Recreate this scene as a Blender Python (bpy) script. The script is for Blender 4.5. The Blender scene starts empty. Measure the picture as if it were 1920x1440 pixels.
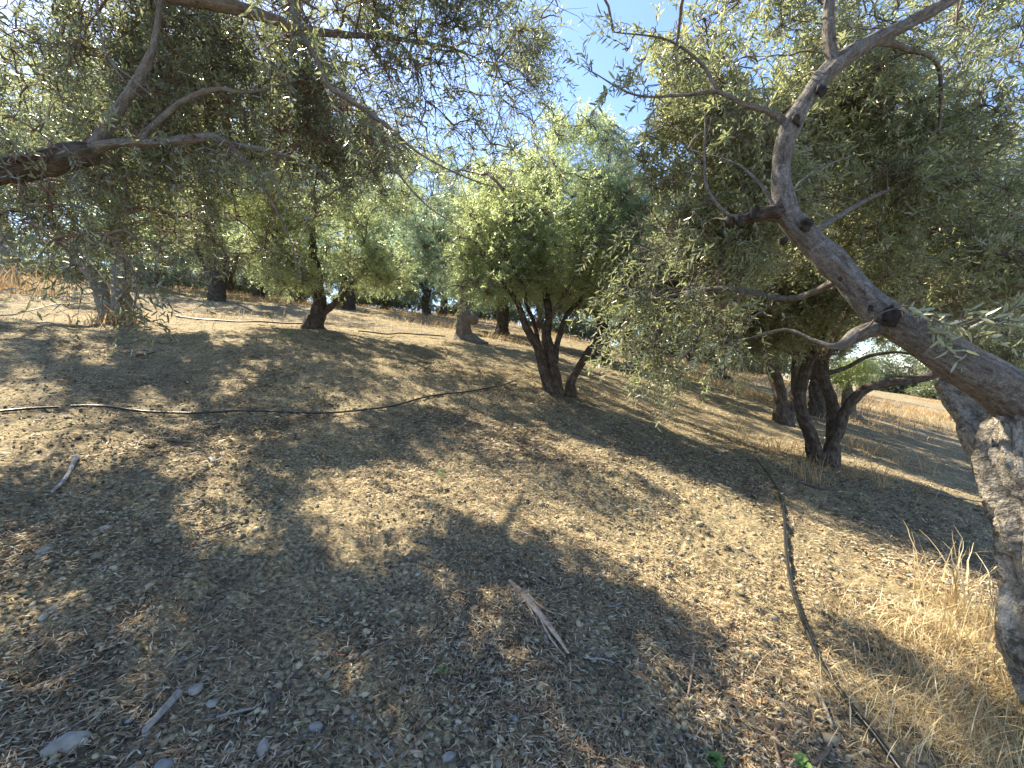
import bpy, math, random
import numpy as np
from mathutils import Vector

RNG = np.random.default_rng(7)
random.seed(7)
SC = bpy.context.scene
C = SC.collection
rad = math.radians

# ------------------------------------------------------------------ camera, sky, sun, exposure
PITCH = rad(2.0)
EYE = np.array([0.0, 0.0, 1.6])
F = 800.0                                     # focal length in photo pixels (1920 wide)
cam_d = bpy.data.cameras.new("camera")
cam_d.sensor_width = 36.0
cam_d.lens = 15.0
cam_d.clip_start = 0.05
cam_d.clip_end = 20000.0
cam = bpy.data.objects.new("camera", cam_d)
cam.location = EYE
cam.rotation_euler = (rad(90) - PITCH, 0, 0)
C.objects.link(cam)
SC.camera = cam

SUN_AZ = rad(45.0)                            # left of straight ahead
SUN_EL = rad(50.0)
world = bpy.data.worlds.new("World")
SC.world = world
world.use_nodes = True
wn = world.node_tree
wn.nodes.clear()
sky = wn.nodes.new("ShaderNodeTexSky")
sky.sky_type = 'NISHITA'
sky.sun_disc = False
sky.sun_elevation = SUN_EL
sky.sun_rotation = -SUN_AZ                  # same bearing as the lamp
sky.altitude = 200
sky.air_density = .8
sky.dust_density = .4
sky.ozone_density = 3.0
bg = wn.nodes.new("ShaderNodeBackground")
bg.inputs['Strength'].default_value = 0.115
wo = wn.nodes.new("ShaderNodeOutputWorld")
wn.links.new(sky.outputs[0], bg.inputs[0])
wn.links.new(bg.outputs[0], wo.inputs[0])

sun_d = bpy.data.lights.new("sun", 'SUN')
sun_d.energy = 5.0
sun_d.angle = rad(0.55)
sun_d.color = (1.0, 0.90, 0.69)
sun = bpy.data.objects.new("sun", sun_d)
SUN = np.array([-math.sin(SUN_AZ) * math.cos(SUN_EL), math.cos(SUN_AZ) * math.cos(SUN_EL), math.sin(SUN_EL)])
sun.rotation_euler = Vector(SUN).to_track_quat('Z', 'Y').to_euler()
C.objects.link(sun)

SC.view_settings.view_transform = 'Standard'
SC.view_settings.look = 'None'
SC.view_settings.gamma = 1.0
SC.view_settings.exposure = 1.9
SC.cycles.max_bounces = 8
SC.cycles.diffuse_bounces = 4
SC.cycles.transmission_bounces = 5
SC.cycles.glossy_bounces = 2
SC.cycles.caustics_reflective = False
SC.cycles.caustics_refractive = False
SC.cycles.sample_clamp_indirect = 4.0

# ------------------------------------------------------------------ maths helpers
FWD = np.array([0, math.cos(PITCH), -math.sin(PITCH)])
UP = np.array([0, math.sin(PITCH), math.cos(PITCH)])
RIGHT = np.array([1.0, 0, 0])


def pt(px, py, d):
    """a point of the place at distance d along the view, seen at photo pixel (px, py)"""
    return EYE + d * (FWD + RIGHT * (px - 960) / F + UP * (720 - py) / F)


def proj(P):
    q = np.asarray(P) - EYE
    d = q @ FWD
    dd = np.where(d > 0.05, d, 0.05)
    px = 960 + F * (q @ RIGHT) / dd
    py = 720 - F * (q @ UP) / dd
    return px, py, d


def _hash(ix, iy, iz):
    h = (ix.astype(np.int64) * 374761393 + iy.astype(np.int64) * 668265263 + iz.astype(np.int64) * 2147483647 + 1013904223) & 0xffffffff
    h = ((h ^ (h >> 13)) * 1274126177) & 0xffffffff
    h = ((h ^ (h >> 16)) * 2246822519) & 0xffffffff
    h = h ^ (h >> 15)
    return (h & 0xffffff) / float(0xffffff)


def noise(x, y, z=None):
    """value noise in -1..1"""
    x = np.asarray(x, float); y = np.asarray(y, float)
    z = np.zeros_like(x) if z is None else np.asarray(z, float)
    x, y, z = np.broadcast_arrays(x, y, z)
    ix, iy, iz = np.floor(x), np.floor(y), np.floor(z)
    fx, fy, fz = x - ix, y - iy, z - iz
    sx, sy, sz = (f * f * f * (f * (f * 6 - 15) + 10) for f in (fx, fy, fz))
    r = 0
    for dx in (0, 1):
        wx = sx if dx else 1 - sx
        for dy in (0, 1):
            wy = sy if dy else 1 - sy
            for dz in (0, 1):
                wz = sz if dz else 1 - sz
                r = r + wx * wy * wz * _hash(ix + dx, iy + dy, iz + dz)
    return 2 * r - 1


def fbm(x, y, z=None, o=3):
    r, a, f = 0, 1.0, 1.0
    z = np.zeros_like(np.asarray(x, float)) if z is None else z
    for k in range(o):
        r = r + a * noise(x * f + 17.3 * k, y * f - 9.1 * k, z * f + 3.7 * k)
        a *= 0.5; f *= 2.03
    return r


def unit(v):
    return v / np.maximum(np.linalg.norm(v, axis=-1, keepdims=True), 1e-9)


def H0(x, y):
    """the hillside: rises ahead and to the left, falls to the right"""
    x = np.asarray(x, float); y = np.asarray(y, float)
    ys = np.where(y > 0, 52 * np.tanh(np.maximum(y, 0) / 52), 36 * np.tanh(np.minimum(y, 0) / 36))
    xr = 46 * np.tanh(np.maximum(x, 0) / 46)
    xl = 30 * np.tanh(np.minimum(x, 0) / 30)
    k = 0.5 + 0.5 * np.tanh(x / 1.5)
    base = .17 * ys - .13 * xl - .22 * xr
    fall = np.maximum(np.hypot(x, y) - 60, 0)
    return base - .035 * np.minimum(fall, 900) * (0.5 + 0.5 * np.tanh((x + .2 * y) / 40))


def H(x, y, fine=True):
    x = np.asarray(x, float); y = np.asarray(y, float)
    r = np.hypot(x, y)
    z = H0(x, y)
    z = z + .10 * fbm(x * .22 + 4, y * .22, o=2) * np.clip(r / 6, .15, 1)
    z = z + .022 * fbm(x * 1.7, y * 1.7 + 7, o=2) * np.clip(40 / (r + 1), 0, 1)
    if fine:
        a = np.clip(14 / (r + .5), 0, 1)
        z = z + .017 * a * fbm(x * 7, y * 7, o=2)
        n = noise(x * 21, y * 21)
        z = z + .017 * np.clip(6 / (r + .5), 0, 1) * np.abs(n) * (1 + noise(x * 2.3, y * 2.3))
        z = z + .0055 * np.clip(3.5 / (r + .5), 0, 1) * fbm(x * 55, y * 55, o=2)
        # footprints, clods and small hollows
        for hx, hy, hr, hd in HOLES:
            d2 = ((x - hx) ** 2 + (y - hy) ** 2) / hr ** 2
            z = z - hd * np.exp(-d2 * 1.4) + .35 * hd * np.exp(-((np.sqrt(d2) - 1.5) ** 2) * 4)
    return z


def ground_at(px, py):
    d = 0.5
    P = None
    prev = 0.3
    for i in range(4000):
        P = pt(px, py, d)
        if P[2] <= H0(P[0], P[1]):
            lo, hi = prev, d
            for _ in range(30):
                m = (lo + hi) / 2
                P = pt(px, py, m)
                if P[2] <= H0(P[0], P[1]): hi = m
                else: lo = m
            return P
        prev = d
        d *= 1.01
        if d > 400: break
    return P


HOLES = []
for hx, hy, hr, hd in [(700, 975, .07, .05), (735, 1000, .06, .04), (610, 995, .05, .04), (430, 1065, .10, .06), (560, 1045, .08, .05), (380, 1110, .10, .05),
                       (310, 1100, .06, .03), (825, 908, .06, .03), (1030, 1000, .08, .03), (770, 1145, .07, .04), (950, 1195, .07, .03), (1290, 1170, .08, .03),
                       (1180, 1080, .09, .03), (250, 925, .09, .03), (1090, 985, .07, .03), (1300, 1290, .08, .03), (480, 900, .09, .03), (70, 1250, .08, .03)]:
    g = ground_at(hx, hy)
    HOLES.append((g[0], g[1], hr, hd))


def in_poly(px, py, poly):
    inside = np.zeros(px.shape, bool)
    n = len(poly)
    for i in range(n):
        x1, y1 = poly[i]; x2, y2 = poly[(i + 1) % n]
        c = ((y1 > py) != (y2 > py)) & (px < (x2 - x1) * (py - y1) / ((y2 - y1) + 1e-9) + x1)
        inside ^= c
    return inside


# sky openings, and ground patches the crowns are cut away to leave sunlit
SKY_GAPS = [([(1012, -90), (1175, -90), (1165, 10), (1185, 60), (1215, 110), (1245, 185), (1210, 252), (1160, 228), (1120, 190), (1090, 178), (1068, 250), (1048, 160), (1030, 90)], 1.0),
            ([(770, 300), (820, 310), (840, 355), (800, 372), (765, 345)], .8),
            ([(1585, 655), (1640, 640), (1735, 655), (1790, 700), (1800, 745), (1720, 775), (1600, 745), (1565, 700)], 1.0),
            ([(1440, 85), (1475, 60), (1480, 120), (1450, 130)], .6)]
SUN_GAPS = [([(540, 900), (600, 850), (720, 850), (860, 868), (960, 900), (1010, 930), (1150, 935), (1400, 965), (1560, 1020), (1680, 1090), (1850, 1160), (1960, 1230), (1960, 1340),
              (1780, 1330), (1620, 1250), (1450, 1190), (1300, 1180), (1200, 1110), (1080, 1020), (930, 975), (830, 965), (780, 1010), (720, 1070), (640, 1060), (560, 1000)], .985),
            ([(1120, 850), (1180, 855), (1330, 905), (1480, 950), (1450, 965), (1280, 925)], .9),
            ([(780, 640), (850, 655), (960, 700), (1000, 735), (960, 735), (860, 690)], .93),
            ([(1190, 780), (1250, 790), (1300, 815), (1230, 815)], .85),
            ([(1100, 740), (1200, 775), (1180, 790), (1095, 760)], .85),
            ([(840, 800), (960, 815), (1000, 840), (900, 835)], .6),
            ([(130, 640), (220, 625), (240, 660), (150, 680)], .9), ([(270, 630), (340, 605), (365, 630), (330, 650)], .9),
            ([(0, 640), (50, 640), (60, 680), (0, 690)], .9),
            ([(0, 545), (110, 545), (170, 565), (60, 590), (0, 590)], .97), ([(0, 440), (180, 440), (180, 545), (0, 545)], .9),
            ([(0, 985), (140, 945), (160, 965), (60, 1010), (0, 1025)], .9), ([(80, 1095), (160, 1050), (180, 1075), (110, 1120)], .8),
            ([(0, 1330), (90, 1290), (110, 1380), (40, 1440), (0, 1430)], .9), ([(150, 1150), (250, 1100), (260, 1150), (190, 1190)], .8),
            ([(370, 880), (400, 890), (470, 920), (430, 930), (360, 905)], .8),
            ([(700, 1150), (800, 1120), (940, 1210), (900, 1260), (800, 1230)], .55), ([(930, 1080), (1040, 1110), (1060, 1190), (990, 1180)], .8),
            ([(1290, 1180), (1500, 1230), (1700, 1340), (1900, 1420), (1700, 1440), (1500, 1390), (1350, 1290)], .8),
            ([(1560, 1240), (1700, 1260), (1970, 1230), (1970, 1450), (1700, 1450), (1600, 1350)], .93),
            ([(1590, 770), (1750, 795), (1760, 812), (1590, 785)], .9), ([(600, 560), (680, 620), (760, 640), (700, 640), (610, 610)], .7),
            ([(600, 520), (1000, 545), (1150, 600), (1000, 600), (600, 560)], .6), ([(1280, 555), (1400, 600), (1380, 640), (1300, 600)], .8),
            ([(1640, 700), (1820, 720), (1830, 790), (1700, 770), (1620, 740)], .95)]


DAPPLE = .15
LIT = [(pt(1870, 850, 2.0), .32), (pt(1875, 930, 1.9), .32), (pt(1880, 1010, 1.9), .32), (pt(1895, 1100, 1.85), .32), (pt(1905, 1180, 1.85), .3), (pt(1800, 1060, 2.6), .25), (pt(1200, 500, 3.4), .34), (pt(1220, 580, 3.4), .34), (pt(1250, 650, 3.35), .34), (pt(1330, 580, 3.3), .3), (pt(1400, 640, 3.2), .25)]


def keep_mask(P, rng):
    """drop shoots to keep sky openings and shape sun patches and ground dapples"""
    px, py, d = proj(P)
    jx = px + 10 * noise(px / 22, py / 22); jy = py + 10 * noise(px / 22 + 9, py / 22)
    keep = np.ones(len(P), bool)
    r = rng.random(len(P))
    for poly, p in SKY_GAPS:
        keep &= ~(in_poly(jx, jy, poly) & (d > 0) & (r < p))
    # shadow foot of each shoot on the slope
    Q = P.copy()
    for _ in range(14):
        h = Q[:, 2] - H0(Q[:, 0], Q[:, 1])
        Q = Q - SUN * (h * .8 / SUN[2])[:, None]
    sx, sy, sd = proj(Q)
    sx2 = sx + 40 * noise(sx / 80, sy / 50 + 5) + 18 * noise(sx / 24, sy / 16) + rng.normal(0, 12, len(P))
    sy2 = sy + 22 * noise(sx / 80 + 5, sy / 50) + 10 * noise(sx / 24 + 5, sy / 16) + rng.normal(0, 6, len(P))
    ua = Q[:, 0] * math.sin(SUN_AZ) - Q[:, 1] * math.cos(SUN_AZ); ub = Q[:, 0] * math.cos(SUN_AZ) + Q[:, 1] * math.sin(SUN_AZ)
    dap = .42 * noise(ua * .55, ub * 1.6) + .42 * noise(ua * 1.3 + 8, ub * 4.2) + .3 * noise(ua * 3 + 3, ub * 8)
    fg = np.clip((4.2 - Q[:, 1]) / 2, 0, 1)
    dap = dap + fg * (.30 * noise(ua * 2.2 + 31, ub * 4.6 + 7) + .15)
    keep &= ~((dap > DAPPLE) & (rng.random(len(P)) < .9))  # noise-cut crown holes, added for dappled sun on the ground
    for c, rr in LIT:
        w = P - c
        al = w @ SUN
        keep &= ~((al > 0) & (np.linalg.norm(w - al[:, None] * SUN, axis=1) < rr))
    for poly, p in SUN_GAPS:
        keep &= ~(in_poly(sx2, sy2, poly) & (sd > 0.3) & (r < p))
    keep &= (np.linalg.norm(P - EYE, axis=1) > 1.3)
    return keep


# ------------------------------------------------------------------ mesh helpers
def tag(o, label=None, cat=None, group=None, kind=None):
    if label: o['label'] = label
    if cat: o['category'] = cat
    if group: o['group'] = group
    if kind: o['kind'] = kind
    return o


def empty(name, loc, label, cat, group=None):
    o = bpy.data.objects.new(name, None)
    o.empty_display_size = .2
    C.objects.link(o)
    o.location = loc
    return tag(o, label, cat, group)


def mesh_obj(name, V, Fs, mat, parent=None, attrs=None, smooth=True):
    """V (n,3); Fs list of int arrays (m,k) of equal-sided faces; world coordinates"""
    V = np.asarray(V, float)
    off = np.array(parent.location) if parent is not None else (V.min(0) + V.max(0)) / 2
    if parent is None:
        off = off.copy(); off[2] = V[:, 2].min()
    me = bpy.data.meshes.new(name)
    Fs = [np.asarray(f, np.int32) for f in Fs if len(f)]
    nl = sum(f.size for f in Fs); nf = sum(len(f) for f in Fs)
    me.vertices.add(len(V)); me.loops.add(nl); me.polygons.add(nf)
    me.vertices.foreach_set('co', (V - off).astype(np.float32).ravel())
    me.loops.foreach_set('vertex_index', np.concatenate([f.ravel() for f in Fs]).astype(np.int32))
    tot = np.concatenate([np.full(len(f), f.shape[1], np.int32) for f in Fs])
    st = np.concatenate([[0], np.cumsum(tot)[:-1]]).astype(np.int32)
    me.polygons.foreach_set('loop_start', st)
    me.polygons.foreach_set('loop_total', tot)
    if smooth: me.polygons.foreach_set('use_smooth', np.ones(nf, bool))
    for k, (typ, dom, a) in (attrs or {}).items():
        at = me.attributes.new(k, typ, dom)
        at.data.foreach_set('vector' if typ == 'FLOAT_VECTOR' else 'value', np.asarray(a, np.float32).ravel())
    me.update(); me.validate()
    me.materials.append(mat)
    o = bpy.data.objects.new(name, me)
    C.objects.link(o)
    if parent is None:
        o.location = off
    else:
        o.parent = parent
    return o


def catmull(P, n):
    """P (k,m) control values -> n samples evenly spaced by length"""
    P = np.asarray(P, float)
    Q = np.vstack([2 * P[0] - P[1], P, 2 * P[-1] - P[-2]])
    out = []
    for i in range(len(P) - 1):
        a, b, c, d = Q[i:i + 4]
        t = np.linspace(0, 1, 24, endpoint=False)[:, None]
        out.append(.5 * (2 * b + (c - a) * t + (2 * a - 5 * b + 4 * c - d) * t ** 2 + (3 * b - a - 3 * c + d) * t ** 3))
    out = np.vstack(out + [P[-1:]])
    L = np.concatenate([[0], np.cumsum(np.linalg.norm(np.diff(out[:, :3], axis=0), axis=1))])
    s = np.linspace(0, L[-1], n)
    return np.stack([np.interp(s, L, out[:, j]) for j in range(P.shape[1])], 1), s


def frames(P):
    T = unit(np.gradient(P, axis=0))
    N = np.zeros_like(P)
    ref = np.array([1.0, 0, 0]) if abs(T[0][0]) < .8 else np.array([0, 1.0, 0])
    n = ref - T[0] * (ref @ T[0])
    for i in range(len(P)):
        n = n - T[i] * (n @ T[i])
        n = n / np.linalg.norm(n)
        N[i] = n
    return T, N, np.cross(T, N)


SEED = [0]


def limb(ctrl, step=.03, sides=24, rough=.10, twist=1.2, flare=0, flute=5, lump=.10, kn=()):
    """gnarled tapering limb; ctrl rows (x,y,z,r). Returns V, faces, bark coordinates, path"""
    SEED[0] += 13.7
    ctrl = np.asarray(ctrl, float)
    L = np.linalg.norm(np.diff(ctrl[:, :3], axis=0), axis=1).sum()
    n = max(6, int(L / step))
    S, s = catmull(ctrl, n)
    P, R = S[:, :3], np.maximum(S[:, 3], .002)
    # slight waver
    P = P + (R * .22)[:, None] * np.stack([noise(s * 3.1, s * 0 + SEED[0]), noise(s * 3.1, s * 0 + SEED[0] + 5), noise(s * 3.1, s * 0 + SEED[0] + 9)], 1)
    T, N, B = frames(P)
    th = np.linspace(0, 2 * np.pi, sides, endpoint=False)
    TH, SS = np.meshgrid(th, s)
    RR = R[:, None] * np.ones_like(TH)
    tw = TH + SS * twist
    cx, sx = np.cos(tw), np.sin(tw)
    rid = fbm(cx * flute * .5 + SEED[0], sx * flute * .5, SS * 1.6, o=2)
    fin = fbm(cx * flute * 1.6 + SEED[0], sx * flute * 1.6, SS * 6, o=2)
    lmp = noise(np.cos(TH) * 1.3 + SEED[0], np.sin(TH) * 1.3, SS / (.15 + 2 * R[:, None]))
    RR = RR * (1 + rough * rid + rough * .45 * fin + lump * lmp)
    if flare:
        fl = np.exp(-SS / (flare * .5))
        RR = RR * (1 + fl * (.55 + .35 * np.cos(TH * 3 + SEED[0]) + .25 * np.cos(TH * 5 + 2 + SEED[0])))
    for (ks, kr, kw) in kn:
        RR = RR * (1 + kr * np.exp(-((SS / L - ks) / kw) ** 2) * (.7 + .5 * noise(np.cos(TH) * 3, np.sin(TH) * 3, SS * 12)))
    V = P[:, None, :] + RR[..., None] * (np.cos(TH)[..., None] * N[:, None, :] + np.sin(TH)[..., None] * B[:, None, :])
    bark = np.stack([np.cos(tw) * R[:, None] * 1.0, np.sin(tw) * R[:, None] * 1.0, SS * .28 + SEED[0]], -1).reshape(-1, 3)
    V = V.reshape(-1, 3)
    i = np.arange(n - 1)[:, None] * sides; j = np.arange(sides)[None]; k = (j + 1) % sides
    Fq = np.stack([i + j, i + k, i + sides + k, i + sides + j], -1).reshape(-1, 4)
    # caps
    c0, c1 = len(V), len(V) + 1
    V = np.vstack([V, P[:1] - T[:1] * R[0] * .2, P[-1:] + T[-1:] * R[-1] * .6])
    bark = np.vstack([bark, bark[:1], bark[-2:-1]])
    jj = np.arange(sides); kk = (jj + 1) % sides
    Ft = np.vstack([np.stack([np.full(sides, c0), kk, jj], -1), np.stack([np.full(sides, c1), (n - 1) * sides + jj, (n - 1) * sides + kk], -1)])
    return V, Fq, Ft, bark, P, R


def tubes(P, R, sides=4):
    """many thin tubes at once: P (m,k,3), R (m,k)"""
    m, k, _ = P.shape
    T = unit(np.gradient(P, axis=1))
    ref = np.where(np.abs(T[..., 2:3]) < .9, np.array([0, 0, 1.0]), np.array([1.0, 0, 0]))
    N = unit(np.cross(T, ref)); B = np.cross(T, N)
    th = np.linspace(0, 2 * np.pi, sides, endpoint=False)
    V = P[:, :, None, :] + R[:, :, None, None] * (np.cos(th)[:, None] * N[:, :, None, :] + np.sin(th)[:, None] * B[:, :, None, :])
    base = (np.arange(m) * k * sides)[:, None, None] + (np.arange(k - 1) * sides)[None, :, None]
    j = np.arange(sides)[None, None]; jn = (j + 1) % sides
    Fq = np.stack([base + j, base + jn, base + sides + jn, base + sides + j], -1).reshape(-1, 4)
    return V.reshape(-1, 3), Fq


def build_leaves(O, D, Lsp, K, rng, leaf=.06, wid=.011, droop=.25, near=True, spread=.85):
    """shoots with opposite pairs of narrow leaves. O origins, D directions (m,3)"""
    m = len(O)
    t = (np.arange(K) + .6) / K
    s = Lsp[:, None] * t[None]
    dr = droop * (0.5 + rng.random(m))
    pos = O[:, None] + D[:, None] * s[..., None] + np.array([0, 0, -1.0]) * (dr[:, None] * s ** 2 / np.maximum(Lsp[:, None], .01))[..., None]
    tan = unit(D[:, None] + np.array([0, 0, -2.0]) * (dr[:, None] * t[None])[..., None])
    ref = unit(rng.normal(size=(m, 1, 3)))
    A = unit(np.cross(tan, ref)); B = np.cross(tan, A)
    ph = (np.arange(K) * (np.pi / 2))[None, :, None] + rng.normal(0, .35, (m, K, 1))
    side = A * np.cos(ph) + B * np.sin(ph)
    outp = []
    for sg in (1, -1):
        al = spread + rng.normal(0, .28, (m, K, 1))
        ld = unit(tan * np.cos(al) + sg * side * np.sin(al) + rng.normal(0, .12, (m, K, 3)))
        nn = unit(tan * np.sin(al) - sg * side * np.cos(al) + rng.normal(0, .45, (m, K, 3)) + np.array([0, 0, .25]))
        nn = unit(nn - ld * (nn * ld).sum(-1, keepdims=True))
        outp.append((pos, ld, nn))
    pos = np.concatenate([o[0] for o in outp], 1).reshape(-1, 3)
    ld = np.concatenate([o[1] for o in outp], 1).reshape(-1, 3)
    nn = np.concatenate([o[2] for o in outp], 1).reshape(-1, 3)
    keep = rng.random(len(pos)) < .92
    pos, ld, nn = pos[keep], ld[keep], nn[keep]
    return leaf_mesh(pos, ld, nn, leaf * rng.uniform(.65, 1.2, len(pos)), wid * rng.uniform(.75, 1.25, len(pos)), near, rng)


def leaf_mesh(pos, ld, nn, L, W, near, rng):
    b = np.cross(ld, nn)
    n = len(pos)
    L = L[:, None]; W = W[:, None]
    cur = rng.normal(0, .10, (n, 1)) + .05
    var = rng.random(n)
    if near:
        V = np.stack([pos, pos + ld * L * .32 + b * W * .5 + nn * W * .18, pos + ld * L * .70 + b * W * .42 + nn * (W * .16 - cur * L * .5),
                      pos + ld * L - nn * cur * L, pos + ld * L * .70 - b * W * .42 + nn * (W * .16 - cur * L * .5), pos + ld * L * .32 - b * W * .5 + nn * W * .18], 1).reshape(-1, 3)
        i = np.arange(n)[:, None] * 6
        Fq = np.vstack([i + np.array([[0, 1, 2, 3]]), i + np.array([[0, 3, 4, 5]])])
        return V, Fq, np.repeat(var, 6)
    V = np.stack([pos, pos + ld * L * .5 + b * W * .5, pos + ld * L - nn * cur * L, pos + ld * L * .5 - b * W * .5], 1).reshape(-1, 3)
    i = np.arange(n)[:, None] * 4
    return V, i + np.array([[0, 1, 2, 3]]), np.repeat(var, 4)


# ------------------------------------------------------------------ materials
def mat_new(name):
    m = bpy.data.materials.new(name)
    m.use_nodes = True
    nt = m.node_tree
    nt.nodes.clear()
    out = nt.nodes.new("ShaderNodeOutputMaterial")
    return m, nt, out


def N(nt, typ, **kw):
    n = nt.nodes.new(typ)
    for k, v in kw.items():
        if k in n.inputs: n.inputs[k].default_value = v
        else: setattr(n, k, v)
    return n


def ramp(nt, fac, stops):
    r = nt.nodes.new("ShaderNodeValToRGB")
    e = r.color_ramp.elements
    while len(e) < len(stops): e.new(.5)
    for x, (p, c) in zip(e, stops):
        x.position = p
        x.color = (*c, 1) if len(c) == 3 else c
    nt.links.new(fac, r.inputs[0])
    return r.outputs[0]


def mix(nt, fac, a, b, typ='MIX'):
    m = nt.nodes.new("ShaderNodeMix")
    m.data_type = 'RGBA'; m.blend_type = typ
    for s, v in ((m.inputs[0], fac), (m.inputs[6], a), (m.inputs[7], b)):
        if hasattr(v, 'is_linked') or isinstance(v, bpy.types.NodeSocket): nt.links.new(v, s)
        elif isinstance(v, (int, float)): s.default_value = v
        else: s.default_value = (*v, 1)
    return m.outputs[2]


def leaf_material(name, top, top2, under, trans, tw=.45, rough=.42):
    m, nt, out = mat_new(name)
    at = N(nt, "ShaderNodeAttribute", attribute_name="leafvar")
    geo = N(nt, "ShaderNodeNewGeometry")
    tc = N(nt, "ShaderNodeTexCoord")
    nz = N(nt, "ShaderNodeTexNoise", Scale=1.6, Detail=2.0)
    nt.links.new(tc.outputs['Object'], nz.inputs['Vector'])
    va = nt.nodes.new("ShaderNodeMath"); va.operation = 'ADD'
    nt.links.new(at.outputs['Fac'], va.inputs[0]); nt.links.new(nz.outputs[0], va.inputs[1])
    hf = nt.nodes.new("ShaderNodeMath"); hf.operation = 'MULTIPLY'; hf.inputs[1].default_value = .5
    nt.links.new(va.outputs[0], hf.inputs[0])
    yel = (top2[0] * 1.7, top2[1] * 1.4, top2[2] * 1.0)
    c1 = ramp(nt, hf.outputs[0], [(0.15, top), (.55, top2), (.80, top2), (.86, yel)])
    u2 = tuple(x * .7 for x in under)
    c2 = ramp(nt, hf.outputs[0], [(0.1, u2), (.8, under)])
    col = mix(nt, geo.outputs['Backfacing'], c1, c2)
    p = N(nt, "ShaderNodeBsdfPrincipled", Roughness=rough)
    p.inputs['Specular IOR Level'].default_value = .8
    nt.links.new(col, p.inputs['Base Color'])
    t = N(nt, "ShaderNodeBsdfTranslucent")
    tcx = mix(nt, .5, trans, c1)
    nt.links.new(mix(nt, .55, trans, tcx), t.inputs['Color'])
    ms = N(nt, "ShaderNodeMixShader"); ms.inputs[0].default_value = tw
    nt.links.new(p.outputs[0], ms.inputs[1]); nt.links.new(t.outputs[0], ms.inputs[2])
    nt.links.new(ms.outputs[0], out.inputs[0])
    return m


def bark_material(name, dark, mid, light, scale=1.0, lichen=.5, lichen_col=(.42, .40, .36), bump=.6, black=0.0):
    m, nt, out = mat_new(name)
    at = N(nt, "ShaderNodeAttribute", attribute_name="bark")
    tc = N(nt, "ShaderNodeTexCoord")
    n1 = N(nt, "ShaderNodeTexNoise", Scale=38 * scale, Detail=6.0, Roughness=.65)
    nt.links.new(at.outputs['Vector'], n1.inputs['Vector'])
    n2 = N(nt, "ShaderNodeTexNoise", Scale=9 * scale, Detail=4.0, Roughness=.6)
    nt.links.new(tc.outputs['Object'], n2.inputs['Vector'])
    n3 = N(nt, "ShaderNodeTexNoise", Scale=90 * scale, Detail=3.0)
    nt.links.new(tc.outputs['Object'], n3.inputs['Vector'])
    c = ramp(nt, n1.outputs[0], [(.30, dark), (.48, mid), (.70, light)])
    lf = ramp(nt, n2.outputs[0], [(.50, (0, 0, 0)), (.60, (lichen,) * 3)])
    c = mix(nt, lf, c, lichen_col)
    if black:
        n4 = N(nt, "ShaderNodeTexNoise", Scale=9 * scale, Detail=8.0, Roughness=.78, Distortion=.3)
        nt.links.new(tc.outputs['Object'], n4.inputs['Vector'])
        bf = ramp(nt, n4.outputs[0], [(.50, (0, 0, 0)), (.58, (black,) * 3)])
        c = mix(nt, bf, c, (.030, .023, .018))
    sp = ramp(nt, n3.outputs[0], [(.35, (.72, .72, .72)), (.65, (1.15, 1.15, 1.15))])
    c = mix(nt, 1.0, c, sp, 'MULTIPLY')
    p = N(nt, "ShaderNodeBsdfPrincipled", Roughness=.85)
    p.inputs['Specular IOR Level'].default_value = .25
    nt.links.new(c, p.inputs['Base Color'])
    ad = nt.nodes.new("ShaderNodeMath"); ad.operation = 'ADD'
    nt.links.new(n1.outputs[0], ad.inputs[0])
    mu = nt.nodes.new("ShaderNodeMath"); mu.operation = 'MULTIPLY'; mu.inputs[1].default_value = .3
    nt.links.new(n3.outputs[0], mu.inputs[0]); nt.links.new(mu.outputs[0], ad.inputs[1])
    b = N(nt, "ShaderNodeBump", Strength=bump, Distance=.02)
    nt.links.new(ad.outputs[0], b.inputs['Height'])
    nt.links.new(b.outputs[0], p.inputs['Normal'])
    nt.links.new(p.outputs[0], out.inputs[0])
    return m


def simple_material(name, stops, scale=30, rough=.8, bump=.3, attr=None, spec=.3, trans=0):
    m, nt, out = mat_new(name)
    tc = N(nt, "ShaderNodeTexCoord")
    n1 = N(nt, "ShaderNodeTexNoise", Scale=scale, Detail=4.0)
    nt.links.new(tc.outputs['Object'], n1.inputs['Vector'])
    f = n1.outputs[0]
    if attr:
        at = N(nt, "ShaderNodeAttribute", attribute_name=attr)
        f = at.outputs['Fac']
    c = ramp(nt, f, stops)
    p = N(nt, "ShaderNodeBsdfPrincipled", Roughness=rough)
    p.inputs['Specular IOR Level'].default_value = spec
    nt.links.new(c, p.inputs['Base Color'])
    if bump:
        b = N(nt, "ShaderNodeBump", Strength=bump, Distance=.004)
        nt.links.new(n1.outputs[0], b.inputs['Height']); nt.links.new(b.outputs[0], p.inputs['Normal'])
    if trans:
        t = N(nt, "ShaderNodeBsdfTranslucent"); nt.links.new(c, t.inputs['Color'])
        ms = N(nt, "ShaderNodeMixShader"); ms.inputs[0].default_value = trans
        nt.links.new(p.outputs[0], ms.inputs[1]); nt.links.new(t.outputs[0], ms.inputs[2])
        nt.links.new(ms.outputs[0], out.inputs[0])
    else:
        nt.links.new(p.outputs[0], out.inputs[0])
    return m


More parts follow.
